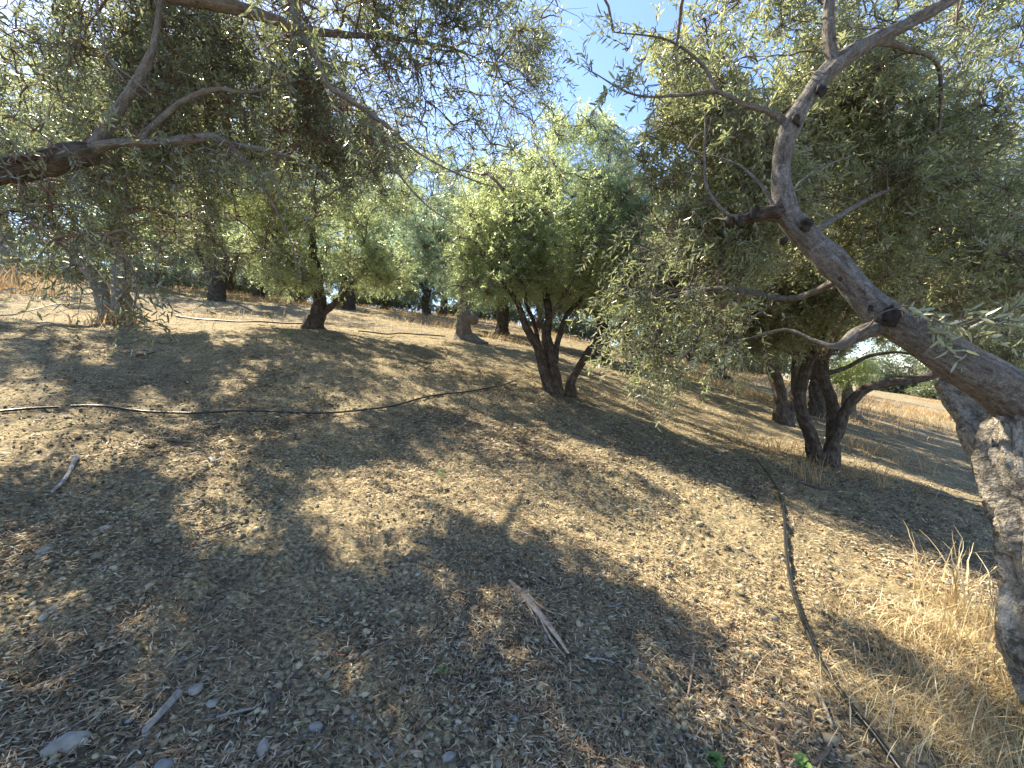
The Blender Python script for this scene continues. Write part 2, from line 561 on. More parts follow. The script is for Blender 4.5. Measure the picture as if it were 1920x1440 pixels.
M_LEAF_L = leaf_material("olive_leaf_shade", (.05, .068, .042), (.10, .125, .07), (.28, .32, .26), (.42, .46, .20), .40, .32)
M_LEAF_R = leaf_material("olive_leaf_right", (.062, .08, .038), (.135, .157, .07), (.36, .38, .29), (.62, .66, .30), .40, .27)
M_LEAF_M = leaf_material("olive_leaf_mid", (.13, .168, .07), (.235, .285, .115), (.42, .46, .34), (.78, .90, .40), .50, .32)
M_LEAF_T = leaf_material("olive_leaf_teal", (.08, .13, .09), (.14, .21, .14), (.30, .39, .32), (.48, .66, .38), .45, .36)
M_BARK_OLD = bark_material("bark_old", (.020, .014, .010), (.060, .042, .031), (.13, .10, .075), 1.0, .25, (.22, .20, .17), .9)
M_BARK_PALE = bark_material("bark_pale", (.055, .045, .037), (.135, .115, .098), (.23, .205, .18), 1.4, .6, (.30, .285, .26), .9, black=.55)
M_BARK_GNARL = bark_material("bark_gnarled", (.10, .075, .055), (.34, .29, .22), (.56, .50, .41), 1.0, .6, (.56, .50, .42), 1.6, black=.72)
M_BARK_LEFT = bark_material("bark_left", (.06, .05, .042), (.16, .14, .125), (.24, .225, .205), 1.4, .5, (.29, .285, .28), .8, black=.4)
M_BARK_GREY = bark_material("bark_grey", (.07, .058, .048), (.15, .13, .11), (.22, .19, .165), 1.0, .4, (.28, .26, .23), .9)
M_TWIG = simple_material("twig_bark", [(.3, (.085, .065, .052)), (.7, (.19, .155, .13))], 40, .8, 0)
M_TWIG_RED = simple_material("twig_brown", [(.3, (.10, .06, .045)), (.7, (.20, .14, .11))], 40, .8, 0)
M_KNOT = simple_material("charred_knot", [(.3, (.012, .010, .009)), (.7, (.045, .036, .03))], 30, .9, .8)


# ------------------------------------------------------------------ the ground
def ground_material():
    m, nt, out = mat_new("dry_earth")
    tc = N(nt, "ShaderNodeTexCoord")
    def nz(s, d=4.0, r=.6, dist=0.0):
        n = N(nt, "ShaderNodeTexNoise", Scale=s, Detail=d, Roughness=r, Distortion=dist)
        nt.links.new(tc.outputs['Object'], n.inputs['Vector']); return n.outputs[0]
    big = nz(.55, 4); med = nz(5, 5, .65); fine = nz(45, 6, .7); vf = nz(160, 3, .7)
    c = ramp(nt, fine, [(.35, (.045, .037, .026)), (.45, (.15, .127, .086)), (.57, (.30, .257, .165)), (.68, (.56, .49, .32))])
    pt_ = ramp(nt, med, [(.34, (.60, .58, .57)), (.50, (.98, .97, .95)), (.64, (1.16, 1.13, 1.06))])
    c = mix(nt, 1.0, c, pt_, 'MULTIPLY')
    bt = ramp(nt, big, [(.38, (.92, .88, .86)), (.6, (1.10, 1.06, .98))])
    c = mix(nt, 1.0, c, bt, 'MULTIPLY')
    # small pale stones pressed in the soil
    vo = N(nt, "ShaderNodeTexVoronoi", Scale=34.0, Randomness=1.0)
    nt.links.new(tc.outputs['Object'], vo.inputs['Vector'])
    sep = nt.nodes.new("ShaderNodeSeparateColor"); nt.links.new(vo.outputs['Color'], sep.inputs[0])
    pick = ramp(nt, sep.outputs[0], [(.86, (0, 0, 0)), (.87, (1, 1, 1))])
    rim = ramp(nt, vo.outputs['Distance'], [(.22, (1, 1, 1)), (.30, (0, 0, 0))])
    pf = mix(nt, 1.0, pick, rim, 'MULTIPLY')
    stc = ramp(nt, sep.outputs[1], [(0, (.20, .19, .17)), (1, (.46, .43, .38))])
    c = mix(nt, pf, c, stc)
    # fine straw and leaf fragments, stretched in two directions
    for k, (ang, col, th) in enumerate([(0.5, (.40, .29, .16), .69), (2.0, (.30, .17, .09), .69), (1.2, (.46, .38, .26), .71), (2.7, (.10, .07, .05), .70)]):
        mp = N(nt, "ShaderNodeMapping"); mp.inputs['Rotation'].default_value = (0, 0, ang)
        mp.inputs['Scale'].default_value = (14, 120, 30); mp.inputs['Location'].default_value = (k * 3.1, k, 0)
        nt.links.new(tc.outputs['Object'], mp.inputs[0])
        n = N(nt, "ShaderNodeTexNoise", Scale=1.0, Detail=2.0, Distortion=.8); nt.links.new(mp.outputs[0], n.inputs['Vector'])
        f = ramp(nt, n.outputs[0], [(th - .06, (0, 0, 0)), (th, (.85, .85, .85))])
        c = mix(nt, f, c, col)
    p = N(nt, "ShaderNodeBsdfPrincipled", Roughness=.95)
    p.inputs['Specular IOR Level'].default_value = .15
    nt.links.new(c, p.inputs['Base Color'])
    a1 = nt.nodes.new("ShaderNodeMath"); a1.operation = 'MULTIPLY_ADD'; a1.inputs[1].default_value = .35
    nt.links.new(vf, a1.inputs[0]); nt.links.new(fine, a1.inputs[2])
    a2 = nt.nodes.new("ShaderNodeMath"); a2.operation = 'MULTIPLY_ADD'; a2.inputs[1].default_value = .5
    nt.links.new(pf, a2.inputs[0]); nt.links.new(a1.outputs[0], a2.inputs[2])
    b = N(nt, "ShaderNodeBump", Strength=.9, Distance=.016)
    nt.links.new(a2.outputs[0], b.inputs['Height']); nt.links.new(b.outputs[0], p.inputs['Normal'])
    nt.links.new(p.outputs[0], out.inputs[0])
    return m


def build_ground():
    fa = np.arange(-60, 60.01, .22)
    ca = np.arange(64, 296.1, 4.0)
    ang = np.radians(np.concatenate([fa, ca]))
    rs = [.35]
    while rs[-1] < 6000:
        r = rs[-1]
        rs.append(r + (max(.012, r * .010) if r < 40 else r * .05))
    rs = np.array(rs)
    A, R = np.meshgrid(ang, rs)
    X, Y = R * np.sin(A), R * np.cos(A)
    Z = H(X.ravel(), Y.ravel())
    V = np.stack([X.ravel(), Y.ravel(), Z], 1)
    na = len(ang); nr = len(rs)
    i = np.arange(nr - 1)[:, None] * na; j = np.arange(na)[None]; k = (j + 1) % na
    Fq = np.stack([i + j, i + na + j, i + na + k, i + k], -1).reshape(-1, 4)
    c = len(V)
    V = np.vstack([V, [[0, 0, float(H(np.array([0.]), np.array([0.]))[0])]]])
    jj = np.arange(na); kk = (jj + 1) % na
    Ft = np.stack([np.full(na, c), jj, kk], -1)
    o = mesh_obj("ground", V, [Fq, Ft], ground_material())
    tag(o, kind="structure")


build_ground()


def build_hills():
    """low dry hills beyond the valley on the right"""
    n = 220
    az = np.radians(np.linspace(5, 75, n))
    V = []
    for k, (r, s) in enumerate([(900, 0), (1300, .55), (1700, 1.0), (2400, .5)]):
        hh = (26 + 16 * fbm(az * 9 + 3, az * 0, o=4)) * s
        z0 = -42.0
        V.append(np.stack([r * np.sin(az), r * np.cos(az), z0 + hh], 1))
    V = np.vstack(V)
    Fq = []
    for k in range(3):
        j = np.arange(n - 1) + k * n
        Fq.append(np.stack([j, j + 1, j + n + 1, j + n], 1))
    m = simple_material("dry_hills", [(.35, (.20, .17, .11)), (.65, (.36, .30, .20))], .02, .95, 0)
    tag(mesh_obj("hills", V, [np.vstack(Fq)], m), kind="structure")


build_hills()


# ------------------------------------------------------------------ olive trees
def crown(tree, parts, limbs_P, limbs_R, leafmat, twigmat, ns=(16, 26), leaf=.06, wid=.0115, near=True, K=9, Lsp=(.16, .32), cl=.42, droop=.25, seed=1, extra=None, shell=1.4, masks=True, twigr=.0022, brr=.013, bare=0, dens=1.9):
    """parts: ellipsoids (centre xyz, radii xyz, clump count). Clumps of shoots, each joined to the nearest limb."""
    rng = np.random.default_rng(seed)
    LP = np.vstack(limbs_P)
    CC = []
    for c, r, n in parts:
        n = int(n * dens + .5)
        v = unit(rng.normal(size=(n, 3))) * (rng.random((n, 1)) ** (1 / (3 * shell)))
        CC.append(np.asarray(c) + v * np.asarray(r))
    CC = np.vstack(CC)
    gz = H0(CC[:, 0], CC[:, 1]) + .45
    CC[:, 2] = np.maximum(CC[:, 2], gz)
    O, D, OC = [], [], []
    for c in CC:
        n = rng.integers(*ns)
        v = unit(rng.normal(size=(n, 3)) + np.array([0, 0, .15]))
        rr = cl * rng.random((n, 1)) ** .6
        sq = np.array([1, 1, .75])
        O.append(c + v * rr * sq * .8)
        D.append(unit(v + .55 * rng.normal(size=(n, 3)) + np.array([0, 0, .1])))
        OC.append(np.repeat(c[None], n, 0))
    O, D, OC = np.vstack(O), np.vstack(D), np.vstack(OC)
    L = rng.uniform(*Lsp, len(O))
    if masks:
        k = keep_mask(O + D * (L * .6)[:, None], rng)
        print('KEEP', seed, len(k), round(k.mean(), 2), CC.mean(0).round(1))
        O, D, OC, L = O[k], D[k], OC[k], L[k]
    if extra is not None:
        eo, ed, ec, el = extra
        O, D, OC, L = np.vstack([O, eo]), np.vstack([D, ed]), np.vstack([OC, ec]), np.concatenate([L, el])
    V, Fq, var = build_leaves(O, D, L, K, rng, leaf, wid, droop, near)
    f = mesh_obj("foliage", V, [Fq], leafmat, tree, {'leafvar': ('FLOAT', 'POINT', var)}, smooth=False)
    # twigs inside each clump + shoot stems
    tv, tf, off = [], [], 0
    def add(Pm, Rm, sides):
        nonlocal off
        if not len(Pm): return
        v, q = tubes(Pm, Rm, sides)
        tv.append(v); tf.append(q + off); off += len(v)
    if twigr:
        m = len(O)
        t = np.array([0, .35, .7, 1.0])
        P = O[:, None] + D[:, None] * (L[:, None] * t)[..., None] + np.array([0, 0, -1.0]) * (droop * L[:, None] * t ** 2)[..., None]
        add(P, twigr * np.array([1, .85, .6, .25])[None] * np.ones((m, 1)), 3)
        t = np.linspace(0, 1, 5)
        P = OC[:, None] * (1 - t)[None, :, None] + O[:, None] * t[None, :, None]
        w = rng.normal(0, .03, (m, 1, 3)) * np.sin(t * np.pi)[None, :, None]
        add(P + w, twigr * np.linspace(1.7, 1.0, 5)[None] * np.ones((m, 1)), 3)
    # branches from limb to each clump
    cu = np.unique(OC.round(4), axis=0)
    if len(cu):
        # connect progressively: to a limb point or to an already joined clump nearer the limb
        d = np.array([np.min(np.linalg.norm(LP - c, axis=1)) for c in cu])
        order = np.argsort(d)
        nodes = LP.copy(); ndist = np.zeros(len(LP))
        BP, BR = [], []
        for i in order:
            c = cu[i]
            dd = np.linalg.norm(nodes - c, axis=1)
            k = np.argmin(dd + ndist * .35)
            a = nodes[k]; l = dd[k]
            t = np.linspace(0, 1, 9)
            sag = np.array([0, 0, 1.0]) * (.10 * l) * np.sin(t * np.pi)[:, None]
            wv = np.stack([noise(t * 3 + i * 1.7, t * 0 + j) for j in range(3)], 1) * .07 * l * np.sin(t * np.pi)[:, None]
            p = a * (1 - t)[:, None] + c * t[:, None] + sag + wv
            BP.append(p); r0 = brr * (.6 + .35 * min(l, 2))
            BR.append(r0 * (1 - .65 * t))
            nodes = np.vstack([nodes, p[4:]]); ndist = np.concatenate([ndist, np.full(len(p) - 4, ndist[k] + l)])
        add(np.array(BP), np.array(BR), 6)
    if bare:
        # thin leafless hanging twigs
        k = rng.choice(np.nonzero(OC[:, 2] > 2.5)[0], bare)
        l = rng.uniform(.3, .7, bare)
        dv = unit(np.stack([rng.normal(.45, .4, bare), rng.normal(0, .4, bare), rng.normal(-.55, .3, bare)], 1))
        t = np.linspace(0, 1, 6)
        P = OC[k][:, None] + dv[:, None] * (l[:, None] * t)[..., None] + np.array([0, 0, -1.0]) * (.25 * l[:, None] * t ** 2)[..., None] + rng.normal(0, .012, (bare, 6, 3))
        add(P, .0032 * np.linspace(1, .35, 6)[None] * np.ones((bare, 1)), 3)
    if tv:
        mesh_obj("twigs", np.vstack(tv), [np.vstack(tf)], twigmat, tree)


def P4(rows):
    """rows (px, py, depth, radius) -> world control rows"""
    return np.array([[*pt(a, b, d), r] for a, b, d, r in rows])


def E(px, py, d, rx, ry, rd, n):
    """ellipsoid spec of a crown mass: centre seen at px,py at depth d; radii in photo pixels across and metres deep"""
    return (pt(px, py, d), (rx * d / F, rd, ry * d / F), n)


def tree(name, base, label, trunks, barkmat, leafmat, parts, group="olive trees of the grove", kw=None, knots=(), limbs=(), step=.03, sides=24, cat="olive tree"):
    b = np.array(base, float)
    t = empty(name, b, label, cat, group)
    LP, LR = [], []
    first = True
    for spec in list(trunks) + list(limbs):
        nm, ctrl, opt = spec
        o = dict(step=step, sides=sides)
        mt = opt.pop('mat', barkmat) if opt else barkmat
        o.update(opt or {})
        V, Fq, Ft, bark, P, R = limb(ctrl, **o)
        mesh_obj(nm, V, [Fq, Ft], mt, t, {'bark': ('FLOAT_VECTOR', 'POINT', bark)})
        if nm != 'trunk' or len(trunks) + len(limbs) == 1 or opt.get('conn', True):
            LP.append(P[len(P) // 2:] if nm == 'trunk' else P[len(P) // 4:]); LR.append(R)
    for (px, py, d, r) in knots:
        c = pt(px, py, d)
        v, f = lumpy(c, (r * .8, r * .6, r), 16, .45)
        mesh_obj('knot', v, f, M_KNOT, t)
    if parts:
        crown(t, parts, LP, LR, leafmat, (kw or {}).pop('twigmat', M_TWIG), **(kw or {}))
    return t


def lumpy(c, r, n=12, rough=.25, seed=None, flat=1.0):
    """closed irregular stone-like body"""
    SEED[0] += 3.3
    s = SEED[0] if seed is None else seed
    th = np.linspace(0, np.pi, n)[1:-1]
    ph = np.linspace(0, 2 * np.pi, 2 * n, endpoint=False)
    T, Ph = np.meshgrid(th, ph, indexing='ij')
    v = np.stack([np.sin(T) * np.cos(Ph), np.sin(T) * np.sin(Ph), np.cos(T)], -1).reshape(-1, 3)
    v = np.vstack([v, [[0, 0, 1.0]], [[0, 0, -1.0]]])
    q = 1 + rough * fbm(v[:, 0] * 1.3 + s, v[:, 1] * 1.3, v[:, 2] * 1.3 + s, o=3)
    v = v * q[:, None] * np.asarray(r) + np.asarray(c)
    m = 2 * n; rows = n - 2
    i = np.arange(rows - 1)[:, None] * m; j = np.arange(m)[None]; k = (j + 1) % m
    Fq = np.stack([i + j, i + m + j, i + m + k, i + k], -1).reshape(-1, 4)
    jj = np.arange(m); kk = (jj + 1) % m
    Ft = np.vstack([np.stack([np.full(m, rows * m), jj, kk], -1), np.stack([np.full(m, rows * m + 1), (rows - 1) * m + kk, (rows - 1) * m + jj], -1)])
    return v, [Fq, Ft]


def gp(px, py):
    g = ground_at(px, py)
    g[2] = float(H(np.array([g[0]]), np.array([g[1]]), False)[0])
    return g


def dep(P):
    return float((np.asarray(P) - EYE) @ FWD)


def SC_R(k, c):
    c = c.copy(); c[:, 3] *= k
    return c


GRP = "olive trees of the grove"

# --- near right: the old leaning tree
g = np.array([3.25, 2.0, 0.0]); g[2] = float(H0(g[0], g[1]))
T1_trunk = np.vstack([[[g[0], g[1], g[2] - .12, .27]], P4([(2040, 1250, 2.0, .20), (2002, 1090, 2.0, .18), (1975, 950, 2.05, .185), (1950, 850, 2.1, .19), (1945, 770, 2.12, .15)])])
T1_limb = SC_R(.67, P4([(1985, 830, 2.1, .16), (1905, 755, 2.1, .165), (1840, 705, 2.12, .15), (1740, 640, 2.2, .125), (1655, 590, 2.28, .112), (1585, 520, 2.35, .100), (1515, 445, 2.42, .098), (1472, 392, 2.47, .088),
              (1462, 320, 2.5, .072), (1475, 250, 2.5, .075), (1512, 190, 2.52, .072), (1562, 130, 2.55, .075), (1640, 75, 2.6, .055), (1740, 25, 2.65, .05), (1860, -50, 2.75, .035)]))
T1_up = SC_R(.8, P4([(1562, 135, 2.55, .045), (1553, 70, 2.57, .042), (1560, -70, 2.6, .034)]))
T1_left = SC_R(.8, P4([(1480, 232, 2.5, .034), (1440, 208, 2.5, .024), (1395, 195, 2.52, .020), (1345, 172, 2.55, .016), (1280, 178, 2.6, .011), (1190, 178, 2.68, .008), (1110, 135, 2.8, .004)]))
T1_left2 = P4([(1345, 172, 2.55, .013), (1315, 120, 2.6, .010), (1250, 75, 2.7, .007), (1150, 60, 2.8, .0035)])
T1_stub = SC_R(.8, P4([(1475, 400, 2.47, .055), (1435, 402, 2.47, .046), (1400, 410, 2.46, .040), (1366, 412, 2.44, .032)]))
T1_stubup = SC_R(.8, P4([(1370, 408, 2.45, .014), (1338, 375, 2.45, .012), (1322, 330, 2.5, .010), (1322, 210, 2.6, .006)]))
T1_low = SC_R(.8, P4([(1660, 612, 2.28, .045), (1610, 625, 2.26, .050), (1570, 650, 2.24, .026), (1530, 640, 2.3, .012), (1470, 618, 2.4, .010), (1385, 640, 2.5, .005)]))
T1_sm1 = SC_R(.8, P4([(1455, 395, 2.45, .016), (1425, 345, 2.5, .012), (1375, 305, 2.6, .008), (1290, 280, 2.8, .005)]))
T1_sm2 = SC_R(.8, P4([(1475, 372, 2.48, .012), (1520, 325, 2.55, .009), (1600, 290, 2.7, .005)]))
T1_out = P4([(1640, 75, 2.6, .025), (1700, 90, 2.9, .018), (1760, 130, 3.2, .014), (1760, 280, 3.4, .008)])
T1_out2 = P4([(1515, 445, 2.42, .02), (1580, 400, 2.9, .018), (1660, 360, 3.4, .014), (1760, 330, 3.8, .01)])
T1_out3 = P4([(1585, 520, 2.35, .022), (1480, 560, 2.9, .018), (1350, 540, 3.4, .02), (1230, 560, 3.8, .01)])
T1_dead = P4([(1965, 960, 2.15, .15), (1895, 850, 2.25, .13), (1845, 785, 2.4, .10), (1800, 745, 2.5, .075), (1770, 715, 2.55, .045)])
# hanging shoots low over the leaning limb
def shoots(rows, seed):
    r = np.random.default_rng(seed)
    O, D, CC, L = [], [], [], []
    for (px, py, d, dx, dy, n, sp, ln) in rows:
        c = pt(px, py, d)
        for _ in range(n):
            o = c + r.normal(0, sp, 3)
            dv = unit(np.array([dx, r.normal(0, .35), dy]) + r.normal(0, .25, 3))
            O.append(o); D.append(dv); CC.append(c); L.append(ln * r.uniform(.7, 1.2))
    return np.array(O), np.array(D), np.array(CC), np.array(L)


ex1 = shoots([(1690, 575, 2.05, .9, -.15, 3, .03, .30), (1740, 590, 2.0, .9, -.25, 3, .03, .3), (1800, 610, 1.95, .9, .1, 3, .03, .3), (1870, 600, 1.95, .5, .5, 4, .04, .3),
              (1110, 135, 2.8, -.7, .5, 2, .02, .25), (1190, 178, 2.68, -.5, .3, 2, .02, .22), (1160, 60, 2.8, -.8, .35, 2, .02, .25), (1180, 90, 2.75, -.5, .5, 2, .03, .25),
              (1215, 160, 2.7, -.3, .7, 2, .03, .22), (1230, 60, 2.75, -.3, .7, 3, .04, .25), (1260, 110, 2.7, -.4, .6, 3, .05, .25), (1210, 110, 2.7, -.5, -.3, 2, .03, .2),
              (1230, 180, 2.66, -.3, -.5, 3, .04, .22), (1150, 165, 2.75, -.4, -.6, 2, .02, .2),
              (1320, 420, 2.6, -.4, -.2, 4, .08, .25), (1220, 470, 3.4, -.7, -.5, 20, .15, 0.30), (1190, 540, 3.4, -.7, -.6, 28, .15, 0.32), (1200, 600, 3.4, -.7, -.6, 28, .14, 0.32),
              (1230, 650, 3.4, -.6, -.7, 24, .12, 0.30), (1265, 690, 3.4, -.4, -.9, 16, .09, 0.26), (1300, 560, 3.3, -.5, -.6, 28, .18, 0.30), (1310, 640, 3.3, -.4, -.7, 20, .15, 0.30), (1370, 650, 3.0, -.4, -.4, 16, .12, 0.25)], 5)
tree("olive_tree", g, "old leaning olive at the right edge with gnarled pale trunk and long bare limb",
     [('trunk', T1_trunk, dict(step=.009, sides=110, rough=.32, twist=1.0, flare=.3, flute=7, lump=.22, mat=M_BARK_GNARL))],
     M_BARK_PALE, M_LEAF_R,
     [E(1330, 330, 3.6, 150, 170, .7, 75), E(1450, 130, 3.6, 230, 160, .9, 105), E(1750, 120, 3.9, 230, 190, 1.0, 120), E(1800, 400, 3.9, 230, 200, .9, 130), E(1560, 350, 4.2, 220, 160, .9, 110), E(1300, 500, 3.8, 120, 100, .5, 60), E(1290, 610, 3.6, 90, 70, .35, 22), E(1790, 260, 5.2, 240, 190, .8, 90), E(1830, 520, 4.6, 150, 90, .6, 60),
      (np.array([2.2, 2.2, 4.6]), (2.4, 1.6, .8), 14)],
     kw=dict(seed=11, cl=.27, dens=1.45, extra=ex1, Lsp=(.14, .30), leaf=.062, wid=.0125, K=9, ns=(11, 17), twigmat=M_TWIG, brr=.010), step=.014, sides=40,
     limbs=[('limb', T1_limb, dict(rough=.09, lump=.14, flute=4, twist=.5, kn=((.33, .22, .018), (.70, .22, .012), (.76, .16, .010), (.55, .25, .02)))),
            ('limb', T1_dead, dict(rough=.22, lump=.22, mat=M_BARK_GNARL)), ('limb', T1_up, dict(rough=.05, flute=3)), ('limb', T1_stub, dict(rough=.25, lump=.3, mat=M_BARK_OLD)), ('limb', T1_low, dict(rough=.12, sides=20)),
            ('limb', T1_left, dict(rough=.06, sides=14)), ('limb', T1_left2, dict(rough=.06, sides=12)), ('limb', T1_stubup, dict(rough=.06, sides=12)), ('limb', T1_sm1, dict(rough=.06, sides=12)), ('limb', T1_sm2, dict(rough=.06, sides=12)),
            ('limb', T1_out, dict(rough=.06, sides=12)), ('limb', T1_out2, dict(rough=.06, sides=12)), ('limb', T1_out3, dict(rough=.06, sides=12))],
     knots=[(1492, 226, 2.44, .032), (1540, 168, 2.46, .030), (1672, 592, 2.19, .055), (1632, 577, 2.19, .016), (1575, 523, 2.26, .013), (1512, 420, 2.34, .035), (1418, 400, 2.40, .030), (1385, 415, 2.40, .028), (1470, 452, 2.36, .022)])

# --- near left: boughs reaching in from a tree whose trunk stands beyond the left edge
g = np.array([-3.9, 2.2, 0.0]); g[2] = float(H0(g[0], g[1]))
L_trunk = np.vstack([[[g[0], g[1], g[2] - .15, .30]], [[-4.0, 2.2, 1.2, .22]], [[-4.0, 2.2, 2.0, .19]], [[-3.9, 2.2, 3.0, .14]]])
L_b1 = SC_R(0.85, np.vstack([[[-3.95, 2.35, 1.9, .14]], P4([(-60, 335, 2.75, .10), (20, 318, 2.8, .095), (100, 302, 2.85, .088), (172, 288, 2.9, .075)])]))
L_up = SC_R(.62, P4([(150, 292, 2.9, .06), (185, 262, 2.9, .062), (220, 212, 2.9, .055), (262, 150, 2.9, .046), (286, 90, 2.9, .032), (298, 20, 2.9, .026), (300, -70, 2.95, .02)]))
L_h = SC_R(0.7, P4([(165, 284, 2.9, .055), (215, 270, 2.88, .040), (300, 268, 2.85, .038), (360, 262, 2.85, .042), (400, 256, 2.85, .036), (440, 272, 2.9, .030), (500, 282, 2.95, .024), (580, 310, 3.1, .012), (660, 370, 3.3, .006)]))
L_dn = SC_R(0.7, P4([(432, 272, 2.88, .020), (470, 315, 2.9, .018), (505, 370, 2.95, .014), (540, 440, 3.05, .010), (565, 520, 3.1, .005)]))
L_m = SC_R(0.7, P4([(262, 262, 2.88, .026), (300, 222, 3.0, .026), (350, 185, 3.05, .026), (410, 168, 3.15, .025), (470, 172, 3.3, .018), (560, 150, 3.8, .014), (650, 120, 4.4, .012)]))
L_top = np.vstack([[[-3.9, 2.2, 3.0, .13]], [[-3.6, 2.4, 4.4, .10]], P4([(180, -110, 3.0, .075), (290, -25, 3.0, .068), (360, -2, 3.05, .058), (430, 12, 3.1, .046), (500, 32, 3.2, .034), (600, 60, 3.4, .026), (720, 70, 3.9, .02), (850, 90, 4.6, .013)])])
L_hang = SC_R(0.7, P4([(525, -60, 2.5, .026), (548, 20, 2.5, .022), (565, 65, 2.52, .022), (592, 108, 2.55, .022), (615, 160, 2.6, .021), (660, 190, 2.65, .021), (720, 232, 2.75, .020), (790, 290, 2.9, .010), (880, 335, 3.1, .007), (960, 360, 3.3, .004)]))
L_hang2 = SC_R(0.7, P4([(690, 212, 2.7, .014), (715, 260, 2.75, .012), (745, 322, 2.8, .010), (800, 385, 2.9, .008), (870, 430, 3.0, .004)]))
L_hang3 = P4([(545, -60, 2.45, .012), (549, 40, 2.45, .009), (546, 105, 2.45, .006)])
L_thin = P4([(180, -20, 2.2, .006), (188, 60, 2.2, .005), (205, 112, 2.2, .005), (245, 145, 2.2, .004), (290, 185, 2.2, .0025)])
L_thin2 = P4([(188, 70, 2.2, .004), (225, 75, 2.2, .002)])
L_thin3 = P4([(205, 112, 2.2, .004), (240, 160, 2.2, .003), (268, 185, 2.2, .0015)])
L_far1 = np.vstack([[[-3.6, 2.4, 4.4, .08]], [[-2.9, 3.4, 5.2, .05]], [[-1.9, 4.6, 5.6, .035]], [[-.9, 5.5, 5.6, .02]]])
L_far2 = np.vstack([[[-3.6, 2.4, 4.4, .08]], [[-3.5, 3.6, 5.2, .05]], [[-3.2, 5.2, 5.4, .035]], [[-2.8, 6.5, 5.4, .02]]])
ex2 = shoots([(70, 310, 2.65, .2, -.5, 6, .07, .26), (140, 290, 2.7, .3, -.4, 6, .07, .26), (200, 235, 2.75, -.2, .4, 5, .07, .26), (260, 262, 2.7, .4, -.5, 5, .06, .24), (340, 262, 2.7, .3, -.6, 5, .06, .24), (430, 275, 2.75, .5, -.5, 7, .06, .26), (520, 300, 2.85, .5, -.5, 8, .08, .28), (30, 290, 2.7, .3, .5, 6, .07, .26), (640, 200, 2.6, .4, -.7, 6, .07, .26), (720, 250, 2.7, .4, -.7, 7, .07, .26), (820, 120, 4.0, 0.2, -0.5, 13, .22, .32), (880, 70, 4.2, 0.3, -0.5, 13, .22, .32), (930, 120, 4.2, 0.1, -0.2, 13, .22, .32), (970, 60, 4.3, 0.7, 0.1, 13, .22, .32), (900, 180, 4.1, 0.6, -0.4, 13, .22, .32), (960, 200, 4.2, 0.4, -0.4, 13, .22, .32), (850, 240, 4.0, 0.2, -0.5, 13, .22, .32), (920, 270, 4.1, 0.2, 0.2, 13, .22, .32), (990, 150, 4.3, 0.6, 0.1, 13, .22, .32), (800, 190, 3.9, 0.6, -0.4, 13, .22, .32), (780, 60, 4.0, 0.3, -0.0, 13, .22, .32), (860, 320, 3.9, 0.5, 0.2, 13, .22, .32), (960, 280, 4.2, 0.6, -0.5, 13, .22, .32), (780, 260, 3.8, 0.5, 0.0, 13, .22, .32), (940, 20, 4.3, 0.4, -0.4, 13, .22, .32), (1000, 230, 4.4, 0.4, -0.5, 13, .22, .32), (730, 150, 3.8, 0.7, 0.2, 13, .22, .32),
              (60, 420, 2.7, -.1, -.8, 8, .08, .3), (100, 450, 2.7, .2, -.8, 9, .08, .3), (150, 440, 2.7, .1, -.9, 8, .08, .3), (140, 500, 2.7, -.1, -.9, 7, .06, .24), (200, 440, 2.7, .3, -.7, 4, .08, .3),
              (230, 480, 2.65, .3, -.7, 5, .06, .3), (260, 520, 2.6, .5, -.6, 6, .05, .26), (225, 560, 2.6, .4, -.8, 4, .04, .24), (250, 590, 2.55, .6, -.5, 3, .02, .2), (300, 470, 2.65, .5, -.6, 8, .06, .28),
              (545, 60, 2.45, .2, -.8, 5, .05, .2), (520, 20, 2.5, -.2, -.8, 5, .06, .24), (500, 90, 2.5, -.1, -.9, 4, .05, .22), (610, 30, 2.6, .3, -.5, 6, .08, .25)], 6)
